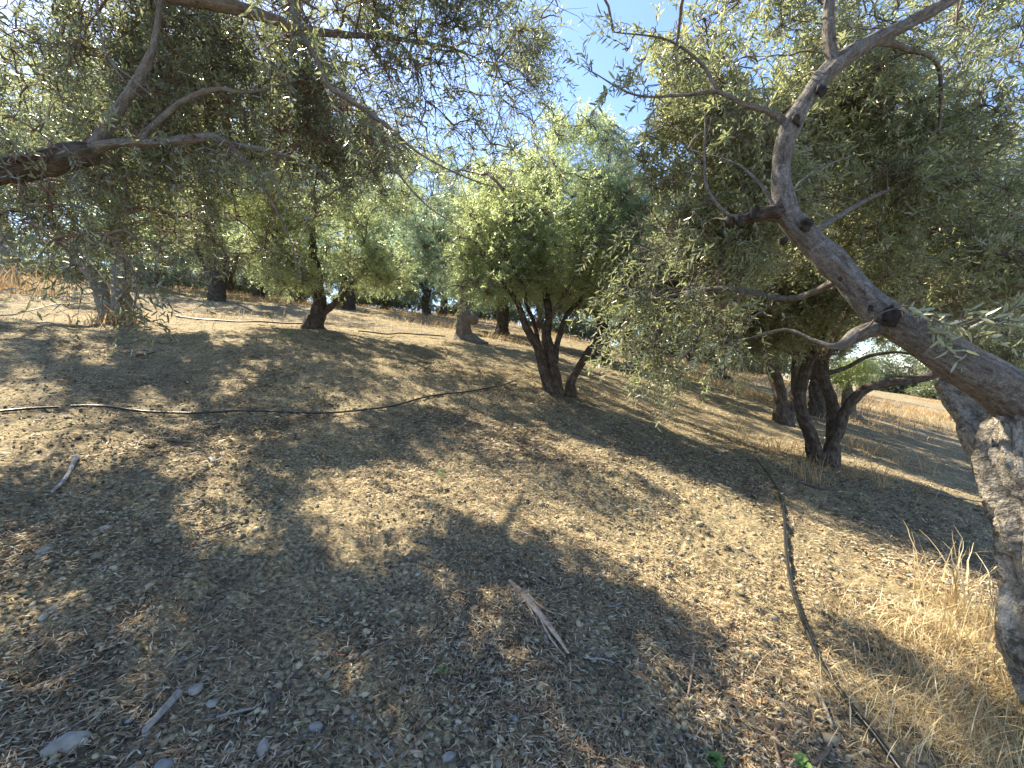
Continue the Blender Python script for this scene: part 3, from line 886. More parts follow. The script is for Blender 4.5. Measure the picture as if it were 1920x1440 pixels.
tree("olive_tree", g, "near olive whose heavy bough and hanging shoots reach in from the left edge",
     [('trunk', L_trunk, dict(rough=.18, flare=.4, sides=48))],
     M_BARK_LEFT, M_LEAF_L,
     [E(130, 120, 3.6, 260, 200, .8, 95), E(380, 130, 3.9, 230, 190, .9, 80), E(600, 130, 4.3, 200, 170, .9, 75), E(820, 130, 4.6, 200, 190, 1.0, 105), E(900, 260, 4.6, 110, 90, .7, 24), E(700, 280, 4.4, 160, 80, .6, 22),
      E(180, 380, 4.0, 220, 90, .7, 50), E(430, 380, 4.4, 180, 110, .8, 34),
      (np.array([-1.6, 4.9, 5.2]), (2.2, 1.8, .8), 100), (np.array([-3.6, 4.6, 5.0]), (1.8, 2.0, .9), 75), (np.array([-1.2, 3.0, 4.8]), (1.6, 1.4, .6), 60), (np.array([-3.4, 7.0, 5.4]), (2.4, 1.3, .9), 70), (np.array([-1.0, 1.2, 4.6]), (2.0, 1.2, .6), 60)],  # overhead crown masses added to shade the ground
     kw=dict(seed=12, cl=.34, dens=1.6, extra=ex2, Lsp=(.16, .34), leaf=.062, wid=.0115, K=8, ns=(10, 16), twigmat=M_TWIG_RED, brr=.013, bare=500, droop=.4), step=.015, sides=32,
     limbs=[('limb', L_b1, dict(rough=.20, lump=.18, mat=M_BARK_OLD)), ('limb', L_up, dict(rough=.06, lump=.12, flute=3)), ('limb', L_h, dict(rough=.06, lump=.16, flute=3)), ('limb', L_dn, dict(rough=.06, sides=14, mat=M_BARK_GREY)),
            ('limb', L_m, dict(rough=.06, sides=16, mat=M_BARK_GREY)), ('limb', L_top, dict(rough=.14, lump=.15)), ('limb', L_hang, dict(rough=.05, sides=16, kn=((.38, .4, .012), (.55, .3, .012)))),
            ('limb', L_hang2, dict(rough=.05, sides=10, mat=M_BARK_GREY)), ('limb', L_hang3, dict(rough=.05, sides=10)), ('limb', L_thin, dict(rough=.04, sides=8)), ('limb', L_thin2, dict(rough=.04, sides=8)), ('limb', L_thin3, dict(rough=.04, sides=8)),
            ('limb', L_far1, dict(rough=.1, sides=16, mat=M_BARK_GREY)), ('limb', L_far2, dict(rough=.1, sides=16, mat=M_BARK_GREY))])


def base_rows(px, py, rows, sink=.12):
    """limb rows (px,py,dz,radius): depth = depth of the tree's foot + dz"""
    g = gp(px, py); d = dep(g)
    return g, d, lambda rr: P4([(a, b, d + dz, r) for a, b, dz, r in rr])


# --- centre tree
g, d, PP = base_rows(1048, 742, None)
tree("olive_tree", g, "bushy central olive with several dark stems spreading from one foot",
     [('trunk', SC_R(.68, PP([(1046, 756, 0, .24), (1040, 725, 0, .19), (1032, 680, 0, .15), (1027, 630, 0, .12), (1028, 585, .0, .10), (1020, 520, .1, .075), (1018, 430, .2, .05), (1030, 330, .3, .03)])), dict(rough=.2, flare=.25, sides=40))],
     M_BARK_OLD, M_LEAF_M,
     [E(1050, 430, d, 190, 125, 1.1, 120), E(1085, 310, d + .3, 105, 95, .9, 50), E(940, 460, d - .1, 95, 85, .8, 44), E(1170, 440, d, 95, 110, .8, 44), E(1060, 520, d - .2, 150, 32, .7, 26), E(1150, 540, d - .2, 60, 34, .5, 12), E(1020, 430, 9.4, 170, 80, 1.0, 85), E(950, 400, 8.5, 95, 80, .9, 45), E(925, 528, d - .5, 75, 30, .5, 14), E(1100, 215, d + .3, 36, 40, .3, 5), E(1160, 262, d + .3, 26, 35, .3, 4), E(920, 500, d, 60, 50, .6, 14)],  # includes rear masses added behind the crown to shade the soil
     kw=dict(seed=21, dens=1.45, cl=.36, leaf=.062, wid=.0135, near=False, ns=(18, 26), K=9, Lsp=(.16, .34), brr=.014),
     limbs=[('limb', SC_R(.68, PP([(1032, 735, -.08, .15), (1018, 690, -.1, .12), (1008, 650, -.15, .105), (985, 612, -.2, .09), (972, 570, -.3, .075), (940, 530, -.4, .05), (905, 480, -.4, .03)])), dict(rough=.2)),
            ('limb', SC_R(.68, PP([(1068, 742, .05, .15), (1072, 712, .05, .12), (1095, 672, 0, .09), (1122, 640, -.1, .075), (1155, 618, -.2, .045), (1190, 570, -.2, .03)])), dict(rough=.2)),
            ('limb', SC_R(.68, PP([(1040, 680, .05, .09), (1048, 632, .1, .075), (1062, 590, .2, .065), (1090, 560, .3, .055), (1110, 500, .4, .04), (1140, 420, .5, .025)])), dict(rough=.15)),
            ('limb', SC_R(.68, PP([(1012, 655, .1, .06), (1000, 600, .2, .055), (985, 560, .3, .045), (1000, 480, .4, .03)])), dict(rough=.15)),
            ('limb', SC_R(.68, PP([(1028, 600, 0, .06), (1060, 550, 0, .045), (1085, 500, -.2, .03), (1100, 420, -.3, .02)])), dict(rough=.12, mat=M_BARK_GREY))])

# --- right tree with curved stems
g, d, PP = base_rows(1550, 872, None)
tree("olive_tree", g, "dark three stemmed olive on the right, one stem arching sideways under the leaning limb",
     [('trunk', SC_R(.62, PP([(1540, 885, 0, .25), (1528, 850, 0, .17), (1510, 800, -.05, .14), (1500, 745, -.1, .13), (1512, 690, -.1, .13), (1535, 640, -.1, .11), (1560, 560, 0, .08), (1600, 460, .1, .05)])), dict(rough=.2, flare=.3, sides=40))],
     M_BARK_OLD, M_LEAF_R,
     [E(1440, 612, 7.0, 90, 46, .8, 36), E(1330, 520, 8.0, 110, 90, 1.0, 50), E(1285, 560, 6.6, 60, 50, .6, 18), E(1400, 530, 7.4, 120, 70, 1.2, 50), E(1330, 480, 6.4, 120, 80, .9, 50), E(1500, 430, 6.2, 150, 90, 1.0, 60), E(1600, 500, d - .2, 190, 90, 1.4, 70), E(1420, 560, d - .3, 90, 70, 1.0, 24), E(1760, 520, d, 150, 110, 1.3, 45), E(1640, 380, d + .4, 220, 110, 1.4, 60), E(1880, 480, d, 120, 160, 1.2, 36), E(1430, 640, d - .3, 40, 30, .4, 5), E(1600, 600, d - .4, 140, 25, .7, 18)],
     kw=dict(seed=22, cl=.38, leaf=.064, wid=.014, near=False, ns=(16, 24), K=9, brr=.014),
     limbs=[('limb', SC_R(.62, PP([(1562, 878, .1, .17), (1560, 820, .15, .14), (1562, 760, .2, .13), (1545, 710, .25, .12), (1550, 660, .25, .10), (1600, 560, .4, .06)])), dict(rough=.2)),
            ('limb', SC_R(.62, PP([(1550, 872, -.05, .16), (1568, 820, -.1, .13), (1590, 765, -.15, .115), (1625, 728, -.2, .11), (1680, 716, -.2, .10), (1730, 708, -.15, .10), (1770, 690, -.1, .09), (1820, 640, 0, .07), (1850, 560, .1, .045)])), dict(rough=.15)),
            ('limb', SC_R(.62, PP([(1550, 700, .25, .07), (1590, 688, .2, .055), (1630, 668, .2, .05), (1680, 660, .2, .035), (1730, 668, .2, .02)])), dict(rough=.15)),
            ('limb', SC_R(.62, PP([(1530, 670, -.1, .07), (1480, 660, -.3, .05), (1430, 640, -.4, .03)])), dict(rough=.15))])


def mid_tree(seed, px, py, label, stems, parts, bark, leafm, kw=None, knots=(), dmax=None, burl=None, dz=None):
    g = ground_at(px, py)
    if dmax is not None and dep(g) > dmax or dz is not None:
        dd = dz or dmax
        q = pt(px, py, dd)
        g = np.array([q[0], q[1], 0])
    g[2] = float(H(np.array([g[0]]), np.array([g[1]]), False)[0])
    d = dep(g)
    gx, gy, _ = proj(g)
    sh = gy - py                                   # shift the picture rows with the foot
    first = True
    tr, li = [], []
    for rr in stems:
        c = P4([(a, b + (sh if i == 0 else sh * .5), d + z, r) for i, (a, b, z, r) in enumerate(rr)])
        if first:
            c[0, 2] -= .12
            tr.append(('trunk', c, dict(rough=.18, flare=.3, sides=28)))
        else:
            li.append(('limb', c, dict(rough=.15, sides=18)))
        first = False
    k = dict(seed=seed, dens=2.4, cl=.42, leaf=.07, wid=.016, near=False, ns=(16, 24), K=8, twigr=.003, brr=.016)
    k.update(kw or {})
    t = tree("olive_tree", g, label, tr, bark, leafm, [E(a, b, d + z, rx, ry, rd, n) for a, b, z, rx, ry, rd, n in parts], kw=k, limbs=li, step=.04)
    if burl:
        v, f = lumpy(pt(burl[0], burl[1], d - .15), (burl[2],) * 3, 14, .25)
        mesh_obj('burl', v, f, bark, t)
    return t


mid_tree(31, 875, 640, "olive with twisted grey trunk and round burl, left of the central bushy olive",
         [[(875, 645, 0, .36), (870, 615, 0, .27), (872, 580, .0, .23), (880, 540, .1, .20), (885, 490, .2, .14), (890, 400, .4, .08)], [(878, 560, 0, .14), (850, 500, -.2, .10), (820, 440, -.4, .05)], [(880, 540, .1, .14), (920, 480, .1, .09), (950, 410, .2, .05)]],
         [(860, 470, 0, 95, 75, 1.5, 60), (900, 390, .4, 90, 80, 1.5, 50), (800, 360, -2.0, 130, 60, 1.6, 45), (960, 330, -.5, 60, 50, 1.2, 20), (800, 430, 0, 60, 70, 1.1, 26)], M_BARK_GREY, M_LEAF_T, burl=(886, 597, .20))
mid_tree(32, 592, 618, "short dark trunked olive mid left with a crooked stub branch to its right",
         [[(592, 622, 0, .30), (595, 590, 0, .21), (598, 560, .0, .17), (590, 510, .1, .14), (585, 440, .2, .09), (590, 360, .3, .05)], [(602, 592, 0, .09), (625, 570, 0, .08), (648, 548, 0, .06), (690, 500, 0, .04)], [(580, 530, 0, .09), (540, 480, -.2, .07), (500, 430, -.3, .04)]],
         [(600, 440, 0, 115, 80, 1.3, 60), (680, 510, 0, 60, 35, .9, 18), (520, 430, 0, 90, 85, 1.1, 36), (600, 340, .2, 120, 60, 1.2, 32), (640, 330, -2.2, 190, 70, 1.6, 60), (430, 330, -1.2, 120, 80, 1.4, 40), (590, 530, -.4, 40, 28, .5, 9), (530, 510, -.2, 50, 30, .6, 12), (730, 500, -.3, 40, 40, .6, 14)], M_BARK_OLD, M_LEAF_M)
mid_tree(33, 215, 600, "two stemmed olive at left, one stem leaning left, with dry suckers round its foot",
         [[(226, 606, 0, .20), (226, 560, 0, .17), (228, 510, 0, .15), (225, 460, 0, .13), (225, 400, .1, .09), (240, 300, .2, .05)], [(208, 596, 0, .17), (190, 545, 0, .14), (165, 498, 0, .13), (135, 465, 0, .11), (105, 425, .1, .08), (80, 340, .2, .05)]],
         [(130, 300, 0, 170, 100, 1.3, 60), (300, 300, .2, 130, 110, 1.3, 50), (60, 180, .6, 150, 120, 1.3, 50), (330, 200, -1.2, 230, 90, 1.2, 70), (60, 260, -1.5, 200, 80, 1.0, 50), (260, 400, .2, 90, 40, .9, 16)], M_BARK_GREY, M_LEAF_M)
mid_tree(34, 410, 562, "olive with stout flat topped stump trunk, between the two stemmed and the dark trunked olives",
         [[(410, 566, 0, .38), (410, 545, 0, .31), (410, 520, 0, .34), (412, 495, 0, .27), (410, 420, 0, .12), (410, 340, 0, .07)], [(420, 515, 0, .24), (440, 490, 0, .2), (465, 440, 0, .1), (490, 380, 0, .06)], [(400, 515, 0, .2), (380, 480, 0, .16), (360, 420, 0, .08)]],
         [(420, 430, 0, 110, 60, 1.8, 60), (390, 480, .4, 130, 25, 1.2, 24), (320, 500, 1.5, 90, 30, 1.2, 24), (500, 508, 1.5, 80, 28, 1.2, 24), (360, 350, .5, 110, 80, 1.8, 50), (500, 350, .5, 90, 90, 1.6, 40), (470, 480, 0, 60, 30, 1.2, 16)], M_BARK_OLD, M_LEAF_L, dmax=19, kw=dict(leaf=.08, wid=.02, cl=.5))
mid_tree(35, 652, 576, "dark squat olive trunk behind the stub branch of the short olive",
         [[(652, 580, 0, .42), (652, 562, 0, .35), (652, 540, 0, .30), (650, 490, 0, .2), (650, 400, 0, .1)], [(655, 530, 0, .2), (690, 480, 0, .12), (710, 420, 0, .06)]],
         [(660, 430, 0, 90, 75, 2.0, 60), (720, 400, 0, 70, 70, 1.8, 36), (690, 515, 0, 100, 34, 1.6, 50)], M_BARK_OLD, M_LEAF_M, dmax=24, kw=dict(leaf=.10, wid=.028, cl=.65))
mid_tree(36, 800, 578, "slim distant olive left of the burl trunk with blue green leaves",
         [[(800, 582, 0, .30), (798, 560, 0, .22), (802, 530, 0, .2), (800, 440, 0, .1)], [(800, 540, 0, .15), (770, 490, 0, .1), (750, 430, 0, .06)]],
         [(780, 460, 0, 85, 75, 2.0, 75), (750, 400, .5, 70, 60, 1.8, 40), (785, 535, 0, 95, 28, 1.4, 44), (900, 540, -1, 60, 26, 1.2, 24)], M_BARK_OLD, M_LEAF_T, dmax=27, kw=dict(leaf=.10, wid=.028, cl=.6))
mid_tree(37, 1188, 690, "leaning dark olive trunk just right of the central bushy olive",
         [[(1182, 696, 0, .30), (1190, 668, 0, .21), (1205, 635, 0, .17), (1225, 590, 0, .13), (1240, 500, .2, .08)], [(1210, 620, 0, .12), (1260, 560, 0, .09), (1300, 500, 0, .05)]],
         [(1220, 500, 0, 110, 80, 1.7, 70), (1290, 430, .3, 100, 100, 1.7, 50)], M_BARK_OLD, M_LEAF_M, dmax=13.5, kw=dict(leaf=.08, wid=.02, cl=.5))
mid_tree(38, 1232, 655, "distant stub of an olive trunk glimpsed behind hanging bright leaves",
         [[(1232, 660, 0, .30), (1232, 635, 0, .24), (1235, 600, 0, .2), (1240, 500, 0, .1)]],
         [(1240, 520, 0, 90, 60, 2.0, 50), (1330, 470, 0, 90, 80, 2.0, 45)], M_BARK_OLD, M_LEAF_M, dmax=19, kw=dict(leaf=.10, wid=.028, cl=.6))
mid_tree(39, 1468, 776, "olive with side lit straight trunk behind the three stemmed olive",
         [[(1470, 782, 0, .21), (1464, 745, 0, .145), (1455, 700, 0, .13), (1440, 650, 0, .14), (1440, 560, .2, .09)], [(1475, 770, .2, .13), (1492, 730, .3, .11), (1490, 680, .3, .10), (1500, 600, .4, .08)]],
         [(1430, 560, 0, 110, 60, 1.4, 50), (1400, 480, .3, 120, 80, 1.4, 50), (1500, 600, .3, 80, 30, 1.0, 20), (1370, 620, -.2, 60, 25, .8, 10)], M_BARK_OLD, M_LEAF_M, dmax=10.5, kw=dict(leaf=.075, wid=.017))
mid_tree(40, 485, 548, "small far olive trunk right of the flat topped stump",
         [[(485, 552, 0, .36), (487, 530, 0, .28), (500, 500, 0, .22), (510, 430, 0, .1)]],
         [(500, 420, 0, 90, 70, 2.2, 60), (440, 330, 0, 80, 70, 2.2, 40), (530, 505, 0, 90, 32, 1.4, 46)], M_BARK_OLD, M_LEAF_M, dmax=26, kw=dict(leaf=.11, wid=.028, cl=.6))
mid_tree(41, 20, 520, "brown far olive trunk among dry scrub at the left edge",
         [[(18, 530, 0, .30), (20, 490, 0, .24), (15, 450, 0, .2), (0, 380, 0, .1)]],
         [(0, 330, 0, 120, 100, 2.0, 70), (90, 250, .5, 120, 100, 2.0, 50)], M_BARK_GREY, M_LEAF_M, dmax=15, kw=dict(leaf=.09, wid=.024, cl=.5))
# far olives along the crest, and one down the slope at the right
FAR = [(1800, 735, 21, "small olive in the dry field behind the dead stub of the leaning tree", (45, 30)), (940, 578, 19, "far olive on the crest between the burl trunk and the central olive", (85, 65)), (1125, 592, 17, "far olive on the crest right behind the central bushy olive", (105, 80)),
       (560, 540, 27, "far olive on the crest behind the short dark trunked olive", (70, 70)), (300, 500, 24, "far olive on the crest above the two stemmed olive", (90, 90)),
       (1350, 640, 21, "far olive behind the hanging bright leaves, right of the leaning trunk", (90, 80)), (720, 560, 30, "far olive on the crest left of the slim blue green olive", (60, 60)),
       (140, 490, 22, "far olive beyond the dry bank at left", (100, 90)),
       (830, 560, 33, "farthest olive seen left above the burl trunk", (60, 60)), (430, 520, 30, "far olive on the crest behind the flat topped stump", (70, 70)),
       (1010, 580, 31, "far olive seen low between the central olive stems", (60, 55)), (640, 548, 33, "far olive on the crest behind the dark squat trunk", (60, 60)),
       (1210, 615, 28, "far olive on the crest above the leaning trunk", (65, 60)), (1290, 640, 30, "far olive right of the distant stub trunk", (65, 60)), (1440, 670, 30, "far olive seen over the side lit straight trunk", (75, 60)),
       (1175, 602, 23, "far olive on the crest between the leaning trunk and the central olive", (75, 60)), (220, 500, 30, "far olive beyond the stems of the two stemmed olive", (80, 70)), (1530, 690, 34, "far olive down the slope behind the three stemmed olive", (55, 45))]
for i, (px, py, d, lab, (rx, ry)) in enumerate(FAR):
    mid_tree(50 + i, px, py, lab, [[(px, py + 4, 0, .32), (px + 3, py - 20, 0, .25), (px - 4, py - 50, 0, .2), (px, py - 110, 0, .1)], [(px, py - 40, 0, .18), (px + 22, py - 80, 0, .12), (px + 35, py - 120, 0, .06)]],
             [(px, py - min(105, ry * 1.5), 0, rx, ry, 2.4, 60), (px, py - 50, 0, rx * 1.25, 26, 2.2, 50), (px, py - 26, 0, rx * 1.3, 16, 1.8, 40), (px + 10, py - min(180, ry * 2.6), 0, rx * .8, ry * .7, 2.0, 30)], M_BARK_OLD, (M_LEAF_M, M_LEAF_T, M_LEAF_L)[i % 3], dz=d, kw=dict(leaf=.12, wid=.034, cl=.65, twigr=0, ns=(16, 22), dens=2.0))
for i, (px, py, d, w, lab) in enumerate([(60, 470, 34, 120, "shrub wall behind the dry bank at the far left"), (350, 505, 38, 110, "shrub on the crest right of the far left shrubs"), (520, 525, 39, 90, "shrub on the crest behind the small far trunk"),
                                      (720, 545, 40, 90, "shrub on the crest behind the slim blue green olive"), (900, 562, 40, 90, "shrub on the crest behind the burl trunk"), (1080, 585, 38, 90, "shrub on the crest behind the central olive"),
                                      (1260, 622, 36, 90, "shrub on the crest behind the leaning trunk"), (1400, 650, 38, 90, "shrub on the crest behind the side lit trunk"), (1680, 712, 48, 60, "shrub in the far field, seen small under the arching stem"), (1780, 722, 44, 60, "shrub in the far field right of the arching stem"), (200, 490, 36, 100, "shrub on the crest behind the two stemmed olive")]):
    q = pt(px, py, d); g = np.array([q[0], q[1], float(H(np.array([q[0]]), np.array([q[1]]), False)[0])])
    gx, gy, _ = proj(g)
    t = empty("shrub", g, lab, "shrub", "shrubs along the crest")
    c = np.vstack([[*(g - [0, 0, .1]), .14], [*(g + [.1, 0, .7]), .10], [*(g + [0, .1, 1.5]), .05]])
    V, Fq, Ft, bark, P, R_ = limb(c, step=.1, sides=10)
    mesh_obj('stem', V, [Fq, Ft], M_BARK_OLD, t, {'bark': ('FLOAT_VECTOR', 'POINT', bark)})
    crown(t, [E(px, gy - 14, d, w * 1.1, 20, 1.8, 110), E(px, gy - 60, d, w, 40, 1.4, 70)], [P], [R_], M_LEAF_L, M_TWIG, seed=80 + i, leaf=.15, wid=.05, near=False, K=7, cl=.8, twigr=0, ns=(14, 20), masks=False)
mid_tree(60, 1592, 735, "pale young olive in the sunlit gap beyond the arching stem",
         [[(1592, 738, 0, .22), (1590, 720, 0, .16), (1592, 700, 0, .1)]],
         [(1592, 700, 0, 28, 22, 1.0, 16)], M_BARK_GREY, M_LEAF_M, dz=15, kw=dict(leaf=.09, wid=.024, cl=.35, masks=False, twigr=0))
mid_tree(61, 1530, 735, "olive hidden low behind the three stemmed olive on the falling slope",
         [[(1530, 738, 0, .28), (1532, 700, 0, .2), (1530, 650, 0, .15), (1540, 560, 0, .08)]],
         [(1560, 560, 0, 210, 70, 2.0, 80), (1640, 605, 0, 100, 26, 1.2, 20), (1440, 590, 0, 150, 50, 1.6, 40), (1590, 640, 0, 80, 28, 1.4, 26), (1480, 620, 2.5, 120, 45, 1.5, 36)], M_BARK_OLD, M_LEAF_R, dz=13, kw=dict(leaf=.09, wid=.024, cl=.5))  # tree added as a blocker, wide crown shades the right slope
mid_tree(62, 1905, 800, "olive behind the gnarled pale trunk at the right edge",
         [[(1905, 803, 0, .28), (1900, 750, 0, .2), (1895, 680, 0, .15), (1890, 560, 0, .08)]],
         [(1900, 560, 0, 210, 90, 2.0, 80), (1960, 640, 0, 120, 50, 1.6, 30), (1835, 660, 0, 75, 45, 1.2, 24)], M_BARK_OLD, M_LEAF_R, dz=12, kw=dict(leaf=.09, wid=.024, cl=.5))  # second added tree, set behind the trunk to shade the slope

# ------------------------------------------------------------------ irrigation hoses
M_HOSE = simple_material("black_hose", [(.35, (.012, .012, .012)), (.7, (.018, .017, .016)), (.85, (.05, .045, .038))], 22, .4, .1, spec=.6)
M_HOSE_PALE = simple_material("pale_hose", [(.3, (.05, .045, .04)), (.7, (.22, .19, .16))], 22, .42, .1, spec=.6)  # paler and more mottled than the black hose


def hose(rows, r, label, mat=None, lift=None):
    P = np.array([ground_at(a, b) for a, b in rows])
    S, s = catmull(P, max(30, int(np.linalg.norm(np.diff(P, axis=0), axis=1).sum() / .04)))
    wv = .004 * np.stack([noise(s * 1.3, s * 0 + 3), noise(s * 1.3, s * 0 + 8)], 1)
    S[:, :2] += wv
    hz = H(S[:, 0], S[:, 1], False)
    kk = np.ones(9) / 9; hz = np.convolve(np.pad(hz, 4, mode='edge'), kk, 'valid')
    S[:, 2] = hz + r + .020 + np.clip((np.hypot(S[:, 0], S[:, 1]) - 6) * .01, 0, .04)
    if lift:
        S[:, 2] += lift(np.linspace(0, 1, len(S)))
    V, q = tubes(S[None], np.full((1, len(S)), r), 10)
    o = mesh_obj("irrigation_hose", V, [q], mat or M_HOSE)
    tag(o, label, "hose", "irrigation hoses on the soil")


hose([(-60, 768), (0, 760), (60, 754), (110, 752)], .0125, "short end of black hose at the left edge, disappearing under litter")
hose([(132, 751), (190, 749), (260, 755), (340, 757), (450, 757), (540, 761), (620, 763), (690, 758), (760, 748), (820, 738), (890, 733), (935, 727), (968, 719)], .0125, "long black hose across the open soil, ending near the foot of the central olive")
hose([(1418, 862), (1440, 895), (1462, 940), (1470, 985), (1474, 1040), (1484, 1100), (1508, 1170), (1540, 1245), (1590, 1325), (1640, 1390), (1700, 1470), (1760, 1540)], .0128, "black hose running down to the bottom right beside dry grass",
     lift=lambda t: .012 * np.sin(t * 9) ** 2)
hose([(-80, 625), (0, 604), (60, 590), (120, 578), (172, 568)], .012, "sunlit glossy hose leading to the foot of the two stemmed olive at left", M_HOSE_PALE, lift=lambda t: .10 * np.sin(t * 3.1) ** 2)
hose([(330, 593), (380, 600), (450, 606), (520, 609), (575, 612)], .020, "thin dark hose ending at the foot of the short dark trunked olive")
hose([(672, 628), (720, 632), (770, 631), (835, 638)], .020, "thin dark hose leading to the burl trunk olive")
hose([(1075, 708), (1110, 712), (1130, 703), (1160, 690), (1178, 688)], .012, "thin dark hose between the central olive and the leaning trunk")
hose([(1240, 705), (1300, 715), (1370, 722), (1440, 728)], .012, "thin dark hose in shade right of the leaning trunk")
hose([(1740, 935), (1790, 945), (1850, 952)], .010, "dark bit of hose in shade left of the gnarled pale trunk")


# ------------------------------------------------------------------ litter, gravel, grass
def litter_material(name, stops, trans=.15, rough=.7):
    return simple_material(name, stops, 20, rough, 0, attr="leafvar", spec=.25, trans=trans)


M_LITTER = litter_material("dead_leaves", [(0, (.035, .027, .02)), (.10, (.07, .052, .038)), (.24, (.20, .15, .10)), (.34, (.34, .19, .10)), (.48, (.30, .23, .14)), (.72, (.46, .37, .23)), (.90, (.68, .59, .43)), (1, (.30, .30, .28))])
M_STRAW = litter_material("dry_straw", [(0, (.20, .13, .07)), (.2, (.46, .33, .16)), (.6, (.68, .54, .30)), (1, (.82, .71, .48))], .3)
M_STRAW_O = litter_material("dry_scrub", [(0, (.30, .18, .09)), (.5, (.48, .32, .15)), (1, (.62, .46, .25))], .3)


def scatter(n, r0, r1, rng, power=1.0, azr=56, dens=None):
    out = []
    while sum(len(o) for o in out) < n:
        m = n * 2
        r = (r0 ** (2 - power) + rng.random(m) * (r1 ** (2 - power) - r0 ** (2 - power))) ** (1 / (2 - power))
        a = np.radians(rng.uniform(-azr, azr, m))
        x, y = r * np.sin(a), r * np.cos(a)
        k = np.ones(m, bool) if dens is None else rng.random(m) < dens(x, y)
        out.append(np.stack([x, y], 1)[k])
    return np.vstack(out)[:n]


def lay_leaves(xy, L, W, rng, tilt=.25, lift=.004, align=None):
    z = H(xy[:, 0], xy[:, 1])
    n = len(xy)
    a = rng.uniform(0, 2 * np.pi, n)
    ld = unit(np.stack([np.cos(a), np.sin(a), rng.normal(0, tilt * .6, n)], 1))
    nn = unit(np.stack([rng.normal(0, tilt, n), rng.normal(0, tilt, n), np.ones(n)], 1))
    nn = unit(nn - ld * (nn * ld).sum(1, keepdims=True))
    pos = np.stack([xy[:, 0], xy[:, 1], z + lift + rng.random(n) * .012], 1) - ld * L[:, None] * .5
    return leaf_mesh(pos, ld, nn, L, W, False, rng)


rng = np.random.default_rng(91)
dn = lambda x, y: np.clip(.36 + 1.2 * fbm(x * 1.1 + 3, y * 1.1, o=3) + .6 * noise(x * 6, y * 6), .05, 1)
xy = scatter(70000, .7, 6.5, rng, 1.15, 60, dn)
V, q, v = lay_leaves(xy, rng.uniform(.018, .055, len(xy)), rng.uniform(.0035, .0085, len(xy)), rng)
xy2 = scatter(90000, 4.5, 22, rng, 1.3, 58, dn)
V2, q2, v2 = lay_leaves(xy2, rng.uniform(.04, .09, len(xy2)), rng.uniform(.008, .018, len(xy2)), rng)
# drifts of rusty needles gathered in small heaps
hp = []
for px, py, s, n in [(50, 1340, .16, 1500), (290, 1110, .10, 700), (180, 1165, .12, 700), (330, 1260, .12, 800), (960, 1150, .14, 900), (1020, 1110, .12, 700), (800, 1270, .10, 700), (1050, 1310, .12, 800), (1130, 1370, .1, 600), (1290, 1210, .12, 800), (1380, 1330, .16, 900),
                     (1500, 1370, .2, 1100), (1330, 1180, .12, 600), (780, 1190, .1, 500), (120, 1000, .14, 500), (540, 1130, .12, 500), (620, 1210, .1, 500), (900, 1090, .12, 500), (400, 890, .12, 400), (1460, 1250, .15, 700), (430, 1370, .1, 500), (700, 1410, .12, 700), (1000, 1420, .12, 700)]:
    g = ground_at(px, py)
    n = int(n * .65)
    hp.append(np.array([g[:2]]) + rng.normal(0, s * 1.25, (n, 2)))
xy3 = np.vstack(hp)
V3, q3, v3 = lay_leaves(xy3, rng.uniform(.025, .06, len(xy3)), rng.uniform(.003, .006, len(xy3)), rng, tilt=.35, lift=.008)
v3 = np.where(v3 < .35, .32 + v3 * .3, .12 + v3 * .75)
Va = np.vstack([V, V2, V3]); qa = np.vstack([q, q2 + len(V), q3 + len(V) + len(V2)])
tag(mesh_obj("leaf_litter", Va, [qa], M_LITTER, None, {'leafvar': ('FLOAT', 'POINT', np.concatenate([v, v2, v3]))}, smooth=False), "fallen brown olive leaves strewn over the soil", kind="stuff")

# gravel and crumbs of soil
ICO = []
for z, r, o in ((1, 0, 0), (.45, .89, 0), (-.45, .89, .63), (-1, 0, 0)):
    if r == 0: ICO.append((0, 0, z))
    else:
        for k in range(5): ICO.append((r * math.cos(o + k * 2 * math.pi / 5), r * math.sin(o + k * 2 * math.pi / 5), z))
ICO = np.array(ICO)
ICF = np.array([[0, 1 + k, 1 + (k + 1) % 5] for k in range(5)] + [[1 + k, 6 + k, 1 + (k + 1) % 5] for k in range(5)] + [[1 + (k + 1) % 5, 6 + k, 6 + (k + 1) % 5] for k in range(5)] + [[6 + k, 11, 6 + (k + 1) % 5] for k in range(5)])


def pebbles(name, n, r0, r1, smin, smax, mat, label, rng, power=1.2, dens=None, sink=.3):
    xy = scatter(n, r0, r1, rng, power, 58, dens)
    s = smin + (smax - smin) * rng.random(n) ** 4.5
    z = H(xy[:, 0], xy[:, 1])
    sc = s[:, None] * rng.uniform([.8, .6, .4], [1.3, 1.0, .8], (n, 3))
    v = ICO[None] * (1 + rng.normal(0, .24, (n, 12, 1)))
    a = rng.uniform(0, 6.28, n)
    v = v * sc[:, None]
    x = v[..., 0] * np.cos(a)[:, None] - v[..., 1] * np.sin(a)[:, None]
    y = v[..., 0] * np.sin(a)[:, None] + v[..., 1] * np.cos(a)[:, None]
    V = np.stack([x + xy[:, :1], y + xy[:, 1:], v[..., 2] + (z + s * sink)[:, None]], -1).reshape(-1, 3)
    Fq = (np.arange(n)[:, None, None] * 12 + ICF[None]).reshape(-1, 3)
    tag(mesh_obj(name, V, [Fq], mat, None, {'leafvar': ('FLOAT', 'POINT', np.repeat(rng.random(n), 12))}, smooth=name == 'gravel'), label, kind="stuff")


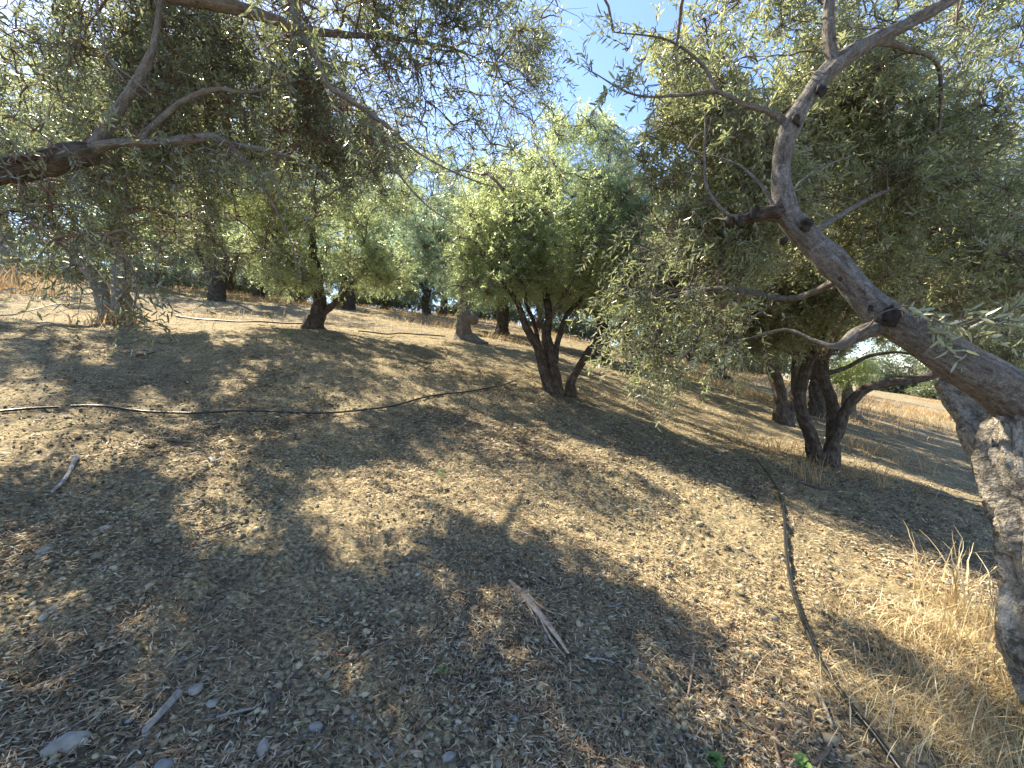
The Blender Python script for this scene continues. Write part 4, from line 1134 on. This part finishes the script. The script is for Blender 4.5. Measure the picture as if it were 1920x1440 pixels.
M_GRAVEL = simple_material("gravel", [(0, (.15, .13, .11)), (.4, (.24, .215, .18)), (.8, (.34, .31, .27)), (1, (.46, .43, .38))], 60, .9, 0, attr="leafvar")
M_CRUMB = simple_material("soil_crumbs", [(0, (.05, .042, .03)), (.35, (.16, .135, .092)), (.75, (.29, .25, .165)), (1, (.44, .38, .25))], 60, .95, 0, attr="leafvar")
pebbles("gravel", 4200, .7, 14, .003, .017, M_GRAVEL, "tiny pale stones scattered over the soil", rng, 1.25)
pebbles("soil_crumbs", 64000, .7, 11, .0025, .018, M_CRUMB, "crumbs and clods of dry earth", rng, 1.25, lambda x, y: np.clip(.5 + .9 * fbm(x * 1.6 + 31, y * 1.6, o=2), .08, 1))

M_CLOD = simple_material("earth_clods", [(0, (.10, .083, .056)), (.5, (.24, .205, .135)), (1, (.40, .345, .23))], 60, .95, .8, attr="leafvar")
pebbles("soil_clods", 3600, 1.7, 10, .008, .030, M_CLOD, "larger rough clods of dry earth", rng, 1.2, lambda x, y: np.clip(.25 + 1.3 * fbm(x * .9 + 11, y * .9, o=2), .03, 1), sink=.15)

M_STONE = simple_material("stone", [(.3, (.17, .158, .138)), (.5, (.26, .245, .215)), (.7, (.36, .34, .30))], 16, .85, .5)
M_STONE_B = simple_material("blue_grey_stone", [(.3, (.15, .152, .15)), (.7, (.25, .255, .25))], 16, .8, .5)


def stone(px, py, r, label=None, mat=None, asp=(1.2, .85, .6), ang=None, sunk=.25):
    g = gp(px, py)
    g[2] = float(H(np.array([g[0]]), np.array([g[1]]))[0])
    v, f = lumpy((0, 0, 0), (r * asp[0], r * asp[1], r * asp[2]), 16 if r > .02 else 9, .22)
    a = random.uniform(0, 3.1) if ang is None else ang
    x = v[:, 0] * math.cos(a) - v[:, 1] * math.sin(a); y = v[:, 0] * math.sin(a) + v[:, 1] * math.cos(a)
    V = np.stack([x + g[0], y + g[1], v[:, 2] + g[2] + r * asp[2] * (1 - sunk * 2) * .6], 1)
    o = mesh_obj("stone", V, f, mat or M_STONE)
    tag(o, label or "small pale stone lying loose on the soil", "stone", "small stones on the soil")


stone(122, 1388, .036, "largest smooth oval stone, near the bottom left corner", asp=(1.45, .8, .8), ang=.7)
stone(197, 981, .026, "pale oval stone alone in shade left of the open soil", asp=(1.3, .9, .7), ang=0)
stone(82, 1026, .028, "flat sunlit stone in the left patch of sun")
stone(98, 1130, .020, "white rounded stone, highest of a cluster of three at left")
stone(82, 1146, .019, "flat cream stone, lowest of a cluster of three at left")
stone(106, 1143, .010, "smallest stone of a cluster of three at left")
stone(342, 1217, .019, "blue grey pebble near the rusty leaf drift", M_STONE_B)
stone(368, 1279, .024, "knobbly pale stone beside the weathered grey stick end")
stone(397, 1305, .019, "pointed pale stone right of the weathered grey stick")
stone(492, 1388, .026, "angular white stone standing up near the bottom edge", asp=(.9, .7, 1.1))
stone(592, 1345, .021, "pale blocky stone right of the forked twig")
stone(305, 1422, .028, "blue grey stone at the bottom edge left of centre", M_STONE_B, asp=(.9, .9, .8))
stone(165, 1427, .022, "pale stone at the bottom edge beside the largest stone")
stone(840, 1403, .021, "round grey stone at the bottom edge near the middle")
stone(730, 1388, .016, "pale turquoise grey stone at the bottom near the middle", M_STONE_B)
stone(1081, 1278, .017, "white angular stone below the split bark piece")
stone(756, 1275, .015, "round cream pebble left of the split bark piece")
stone(1545, 1140, .017, "single cream stone casting shade right of the long hose")
stone(1222, 827, .030, "pale stone in shade right of the central olive foot")
stone(876, 737, .028, "pale stone touching the long hose")
stone(1594, 1318, .020, "cream stone touching the hose near the bottom right", asp=(1.6, .8, .6))
rg = np.random.default_rng(5)
small = [(140, 835), (487, 885), (570, 857), (110, 797), (20, 958), (55, 970), (62, 965), (190, 825), (490, 1000), (415, 1035), (660, 1322), (608, 1213), (615, 1243), (595, 1243), (190, 1243), (240, 1335), (505, 1285), (590, 1420), (655, 1395), (930, 1360), (936, 1420), (1100, 1385),
         (1105, 1360), (1277, 1370), (1275, 1385), (1150, 1265), (1160, 1295), (1270, 1160), (1020, 1070), (965, 1340), (700, 1335), (690, 1345), (844, 1280), (830, 1200), (900, 1205), (1110, 1190), (1120, 1185), (1135, 1190), (660, 1095), (790, 1110), (860, 1125), (1330, 960), (1400, 990),
         (1260, 1025), (1180, 985), (1000, 840), (905, 860), (720, 835), (640, 820), (780, 770), (560, 800), (430, 830), (320, 715), (385, 720), (560, 700), (700, 690), (250, 780), (340, 905), (160, 915), (1310, 1330), (1360, 1260), (1620, 1210), (1690, 1260), (1420, 1130), (1330, 1100)]
for px, py in small + [(rg.uniform(20, 1650), rg.uniform(820, 1420)) for _ in range(18)]:
    stone(px, py, float(rg.uniform(.006, .014)), mat=M_STONE_B if rg.random() < .2 else M_STONE)

# ------------------------------------------------------------------ sticks, bark
M_STICK = simple_material("weathered_stick", [(.3, (.15, .135, .12)), (.7, (.33, .31, .285))], 60, .85, .6)
M_STICK_PALE = simple_material("pale_stick", [(.3, (.18, .175, .18)), (.7, (.34, .33, .34))], 60, .8, .6)
M_BARKPIECE = simple_material("split_bark", [(.3, (.26, .16, .10)), (.55, (.46, .33, .23)), (.75, (.58, .46, .34))], 40, .8, .5)
M_BARK_BROWN = simple_material("brown_bark_strip", [(.3, (.12, .08, .055)), (.7, (.27, .195, .14))], 40, .85, .6)
M_STICK_DARK = simple_material("dark_stick", [(.3, (.045, .035, .03)), (.7, (.13, .10, .08))], 60, .85, .6)


def stick(rows, r, label=None, mat=None, name="stick", lift=.01, knob=.12, cat="stick", group="sticks lying on the soil", flat=1.0):
    P = np.array([gp(a, b) for a, b in rows])
    P[:, 2] = H(P[:, 0], P[:, 1]) + r * .8 + lift
    rr = r * np.linspace(1, .6, len(P))
    V, Fq, Ft, bark, p, R = limb(np.column_stack([P, rr]), step=max(.008, r * .7), sides=10, rough=.18, lump=.22, flute=3)
    if flat != 1.0:
        mz = np.repeat(p[:, 2], 10); mz = np.concatenate([mz, p[:1, 2], p[-1:, 2]])
        V[:, 2] = mz + (V[:, 2] - mz) * flat
    o = mesh_obj(name, V, [Fq, Ft], mat or M_STICK)
    tag(o, label or "thin dry twig lying on the soil", cat, group)
    return o


stick([(145, 853), (122, 888), (98, 922)], .013, "straight pale grey stick lying at left below the long hose", M_STICK_PALE)
stick([(335, 1288), (300, 1325), (268, 1362)], .014, "thick weathered grey stick near the bottom left", M_STICK)
stick([(525, 1285), (512, 1310), (508, 1345)], .009, "short dark forked stick right of the thick weathered one", M_STICK_DARK)
stick([(405, 1328), (430, 1318), (478, 1308)], .007, "thin curved grey stick between two weathered sticks", M_STICK)
stick([(545, 1375), (600, 1368), (640, 1340)], .005, "thin bent twig near the bottom, right of the forked stick", M_STICK_DARK)
stick([(1525, 1278), (1545, 1320), (1562, 1358)], .009, "bent grey stick left of the hose near the bottom right", M_STICK)
stick([(1464, 1345), (1452, 1385), (1462, 1440)], .008, "curved tan bark strip near the bottom right", M_BARK_BROWN, flat=.5)
stick([(1520, 1425), (1545, 1405), (1562, 1380)], .012, "flat brown bark chip beside the hose at the bottom right", M_BARK_BROWN, flat=.4)
stick([(1300, 1215), (1296, 1260), (1290, 1290)], .007, "short orange bark strip right of centre near the bottom", M_BARKPIECE, flat=.5)
stick([(1105, 1227), (1130, 1228), (1152, 1238)], .005, "short pale straight twig right of the split bark piece", M_STICK_PALE)
stick([(310, 806), (345, 815), (378, 816)], .010, "dark twig just below the long hose at left", M_STICK_DARK)
stick([(385, 980), (410, 975), (440, 965)], .007, "dark twig in the shade left of the sunny patch", M_STICK_DARK)
stick([(340, 946), (362, 942), (380, 934)], .007, "pale little twig above the dark one in shade", M_STICK)
stick([(392, 850), (402, 862), (418, 852)], .010, "curled silvery piece of dead wood below the long hose", M_STICK_PALE)
stick([(255, 662), (275, 662), (292, 659)], .018, "dark broken branch piece lying beyond the long hose at left", M_STICK_DARK)
stick([(1495, 910), (1550, 925), (1600, 905)], .012, "dark branch piece by the foot of the three stemmed olive", M_STICK_DARK)
# split bark piece: one body of three splinters
bp = empty("bark_piece", gp(1010, 1140), "long split piece of tan bark with splinters in the middle foreground", "bark piece")
for rows, r, fl in (([(955, 1076), (985, 1112), (1012, 1150), (1045, 1190), (1066, 1218)], .022, .45), ([(985, 1105), (1010, 1128), (1045, 1152)], .009, .5), ([(1010, 1155), (1030, 1190), (1060, 1230)], .007, .5), ([(962, 1095), (990, 1130), (1010, 1175)], .006, .5)):
    P = np.array([gp(a, b) for a, b in rows]); P[:, 2] = H(P[:, 0], P[:, 1]) + .022
    rr = r * np.interp(np.linspace(0, 1, len(P)), [0, .3, 1], [.5, 1, .35])
    V, Fq, Ft, bark, p, R = limb(np.column_stack([P, rr]), step=.008, sides=14, rough=.25, lump=.25, flute=5, twist=.2)
    mz = np.repeat(p[:, 2], 14); mz = np.concatenate([mz, p[:1, 2], p[-1:, 2]])
    V[:, 2] = mz + (V[:, 2] - mz) * fl
    mesh_obj("splinter" if r < .02 else "slab", V, [Fq, Ft], M_BARKPIECE, bp)
for i in range(46):
    px, py = rg.uniform(0, 1600), 780 + 640 * rg.random() ** .8
    a = rg.uniform(0, 6.28); l = rg.uniform(18, 48) * (py - 500) / 800
    stick([(px, py), (px + .5 * l * math.cos(a) + rg.normal(0, 4), py + .25 * l * math.sin(a) + rg.normal(0, 2)), (px + l * math.cos(a), py + .5 * l * math.sin(a))], float(rg.uniform(.0018, .0045)), mat=random.choice([M_STICK, M_STICK_DARK, M_STICK, M_BARKPIECE]), name="twig", cat="twig", group="twigs on the soil")


# ------------------------------------------------------------------ dry grass
def blades(xy, hgt, wid, lean, rng, segs=4, curl=1.0):
    n = len(xy)
    z = H(xy[:, 0], xy[:, 1], True) - .01
    a = rng.uniform(0, 6.28, n)
    dh = np.stack([np.cos(a), np.sin(a), np.zeros(n)], 1)
    b = np.stack([-np.sin(a + rng.normal(0, .8, n)), np.cos(a), np.zeros(n)], 1)
    t = np.linspace(0, 1, segs + 1)
    up = hgt[:, None] * (t - .32 * curl * (lean[:, None]) * t ** 2.5)
    fw = hgt[:, None] * lean[:, None] * t ** 1.7
    P = np.stack([xy[:, 0], xy[:, 1], z], 1)[:, None] + dh[:, None] * fw[..., None] + np.array([0, 0, 1.0]) * up[..., None]
    P = P + rng.normal(0, .02, (n, segs + 1, 3)) * (hgt[:, None] * t)[..., None]
    W = wid[:, None] * np.interp(t, [0, .5, 1], [1, .85, .15])[None]
    V = np.stack([P + b[:, None] * W[..., None] * .5, P - b[:, None] * W[..., None] * .5], 2).reshape(-1, 3)
    k = 2 * (segs + 1)
    i = np.arange(n)[:, None] * k + np.arange(segs)[None] * 2
    Fq = np.stack([i, i + 1, i + 3, i + 2], -1).reshape(-1, 4)
    return V, Fq, np.repeat(rng.random(n), k)


def patch(rows, rng):
    """rows: (px, py, spread across m, spread deep m, count)"""
    out = []
    for px, py, sx, sy, n in rows:
        g = ground_at(px, py)
        out.append(g[:2] + rng.normal(0, 1, (n, 2)) * [sx, sy])
    return np.vstack(out)


rng = np.random.default_rng(33)
xy = patch([(1700, 1290, .18, .12, 480), (1800, 1330, .18, .14, 750), (1880, 1300, .16, .18, 800), (1840, 1400, .22, .12, 700), (1740, 1400, .2, .08, 300), (1660, 1180, .24, .14, 450), (1780, 1200, .15, .12, 600), (1850, 1180, .12, .12, 600), (1580, 1300, .16, .10, 250)], rng)
n = len(xy)
V, q, v = blades(xy, np.where(rng.random(n) < .07, rng.uniform(.2, .38, n), rng.uniform(.04, .17, n)), rng.uniform(.0016, .0042, n), rng.uniform(.4, 1.5, n), rng)
# fallen straw lying on the soil over the sunny strip
xs = patch([(1500, 1150, .5, .3, 2500), (1300, 1080, .5, .3, 2500), (900, 930, .7, .35, 3000), (700, 900, .5, .3, 2000), (1750, 1250, .4, .3, 2500), (1600, 1050, .6, .3, 1500), (80, 960, .6, .3, 1200)], rng)
Vs, qs, vs = lay_leaves(xs, rng.uniform(.03, .09, len(xs)), rng.uniform(.0012, .0028, len(xs)), rng, tilt=.2, lift=.006)
Vt = np.vstack([V, Vs]); qt = np.vstack([q, qs + len(V)])
tag(mesh_obj("dry_grass", Vt, [qt], M_STRAW, None, {'leafvar': ('FLOAT', 'POINT', np.concatenate([v, vs]))}, smooth=False), "golden dry grass and straw at the lower right", kind="stuff")

# scrub and dry grass on the bank, the crest and the field at the right
xy = patch([(10, 505, 1.0, .8, 1500), (60, 495, 1.0, .8, 1500), (30, 520, 1.2, 1.2, 2600), (90, 500, 1.0, 1.5, 2200), (150, 510, 1.0, 1.0, 1200), (260, 500, 1.5, 1.2, 1400), (10, 545, .8, .5, 500), (340, 525, 1.2, 1.5, 1200)], rng)
n = len(xy)
hh_ = rng.uniform(.3, 1.15, n); hh_[:3000] *= 1.9
V, q, v = blades(xy, hh_, rng.uniform(.006, .018, n), rng.uniform(.2, 1.0, n), rng)
xr = scatter(26000, 15, 42, rng, 1.4, 56, lambda x, y: np.clip(.2 + .9 * noise(x * .35, y * .35) + (y > 20) * .5, 0, 1))
n = len(xr)
V2, q2, v2 = blades(xr, rng.uniform(.10, .42, n), rng.uniform(.008, .025, n), rng.uniform(.3, 1.2, n), rng, segs=3)
xf = patch([(1700, 735, 2.5, 3, 3000), (1790, 760, 1.4, 2.0, 2500), (1640, 725, 2, 3, 1200), (1830, 800, 1.0, 1.0, 900), (1450, 840, .5, .3, 220), (1640, 850, .5, .5, 260), (1380, 600, 2, 2, 1500), (1100, 600, 2, 2, 900), (1620, 900, .4, .3, 160)], rng)
n = len(xf)
V3, q3, v3 = blades(xf, rng.uniform(.12, .45, n), rng.uniform(.004, .012, n), rng.uniform(.3, 1.2, n), rng, segs=3)
Vt = np.vstack([V, V2, V3]); qt = np.vstack([q, q2 + len(V), q3 + len(V) + len(V2)])
tag(mesh_obj("dry_scrub", Vt, [qt], M_STRAW_O, None, {'leafvar': ('FLOAT', 'POINT', np.concatenate([v, v2, v3]))}, smooth=False), "ochre dry scrub and grass on the bank, crest and far field", kind="stuff")


def tuft(px, py, n, h0, h1, w, sp, label, lean=(.1, .6), mat=None, name="dry_grass_tuft", cat="grass tuft", group="dry grass tufts", seed=3):
    r = np.random.default_rng(seed)
    g = gp(px, py)
    xy = g[:2] + r.normal(0, sp, (n, 2))
    V, q, v = blades(xy, r.uniform(h0, h1, n), r.uniform(w * .6, w * 1.3, n), r.uniform(*lean, n), r, segs=7)
    o = mesh_obj(name, V, [q], mat or M_STRAW, None, {'leafvar': ('FLOAT', 'POINT', v)}, smooth=False)
    tag(o, label, cat, group)


tuft(1795, 1150, 64, .25, .64, .009, .09, "tall golden dry grass tuft standing left of the gnarled pale trunk", (.1, .7), seed=4)
tuft(1830, 1240, 40, .3, .6, .007, .13, "loose tall straw stalks in the lower right corner", (.2, .9), seed=14)
tuft(1865, 1200, 60, .2, .54, .008, .09, "dry grass tuft close against the gnarled pale trunk", (.1, .8), seed=8)
tuft(1725, 1130, 9, .35, .55, .004, .02, "few thin dry stalks leaning left beside the tall tuft", (.3, .6), seed=6)
tuft(1600, 1080, 5, .25, .4, .003, .03, "single sparse dry stalks between the hose and the tall tuft", (.3, .7), seed=7)
tuft(1520, 905, 90, .15, .5, .006, .16, "brownish grass clump round the foot of the three stemmed olive", (.2, .9), M_STRAW_O, seed=9)
tuft(226, 604, 150, .15, .6, .02, .3, "dry leafy suckers round the foot of the two stemmed olive", (.3, 1.2), M_STRAW_O, name="dry_suckers", cat="suckers", group="dry suckers", seed=10)

M_WEED = simple_material("green_weed", [(.3, (.12, .22, .06)), (.7, (.24, .36, .12))], 30, .6, 0, trans=.3)


def weed(px, py, n, L, W, up, label, seed):
    r = np.random.default_rng(seed)
    g = gp(px, py); g[2] = float(H(np.array([g[0]]), np.array([g[1]]))[0])
    a = r.uniform(0, 6.28, n)
    ld = unit(np.stack([np.cos(a), np.sin(a), r.uniform(.1, up, n)], 1))
    nn = unit(np.array([0, 0, 1.0]) + r.normal(0, .3, (n, 3))); nn = unit(nn - ld * (nn * ld).sum(1, keepdims=True))
    V, q, v = leaf_mesh(g + r.normal(0, .01, (n, 3)) * [1, 1, .3] + np.array([0, 0, .01]), ld, nn, r.uniform(L * .6, L, n), r.uniform(W * .7, W, n), True, r)
    tag(mesh_obj("weed", V, [q], M_WEED, None, {'leafvar': ('FLOAT', 'POINT', v)}), label, "weed", "green weeds")


weed(1505, 1428, 22, .045, .030, .9, "small bright green weed at the bottom edge left of the hose", 1)
weed(1338, 1432, 18, .045, .026, .7, "small dull green weed at the bottom edge, left of the brighter one", 2)
weed(826, 880, 16, .10, .006, 3.5, "thin upright green weed in the middle of the open soil", 3)
weed(545, 640, 14, .22, .012, 3.0, "thin green weed on the soil before the short dark trunked olive", 4)
weed(830, 1262, 14, .045, .005, 1.6, "tiny green grass sprig left of the split bark piece", 5)
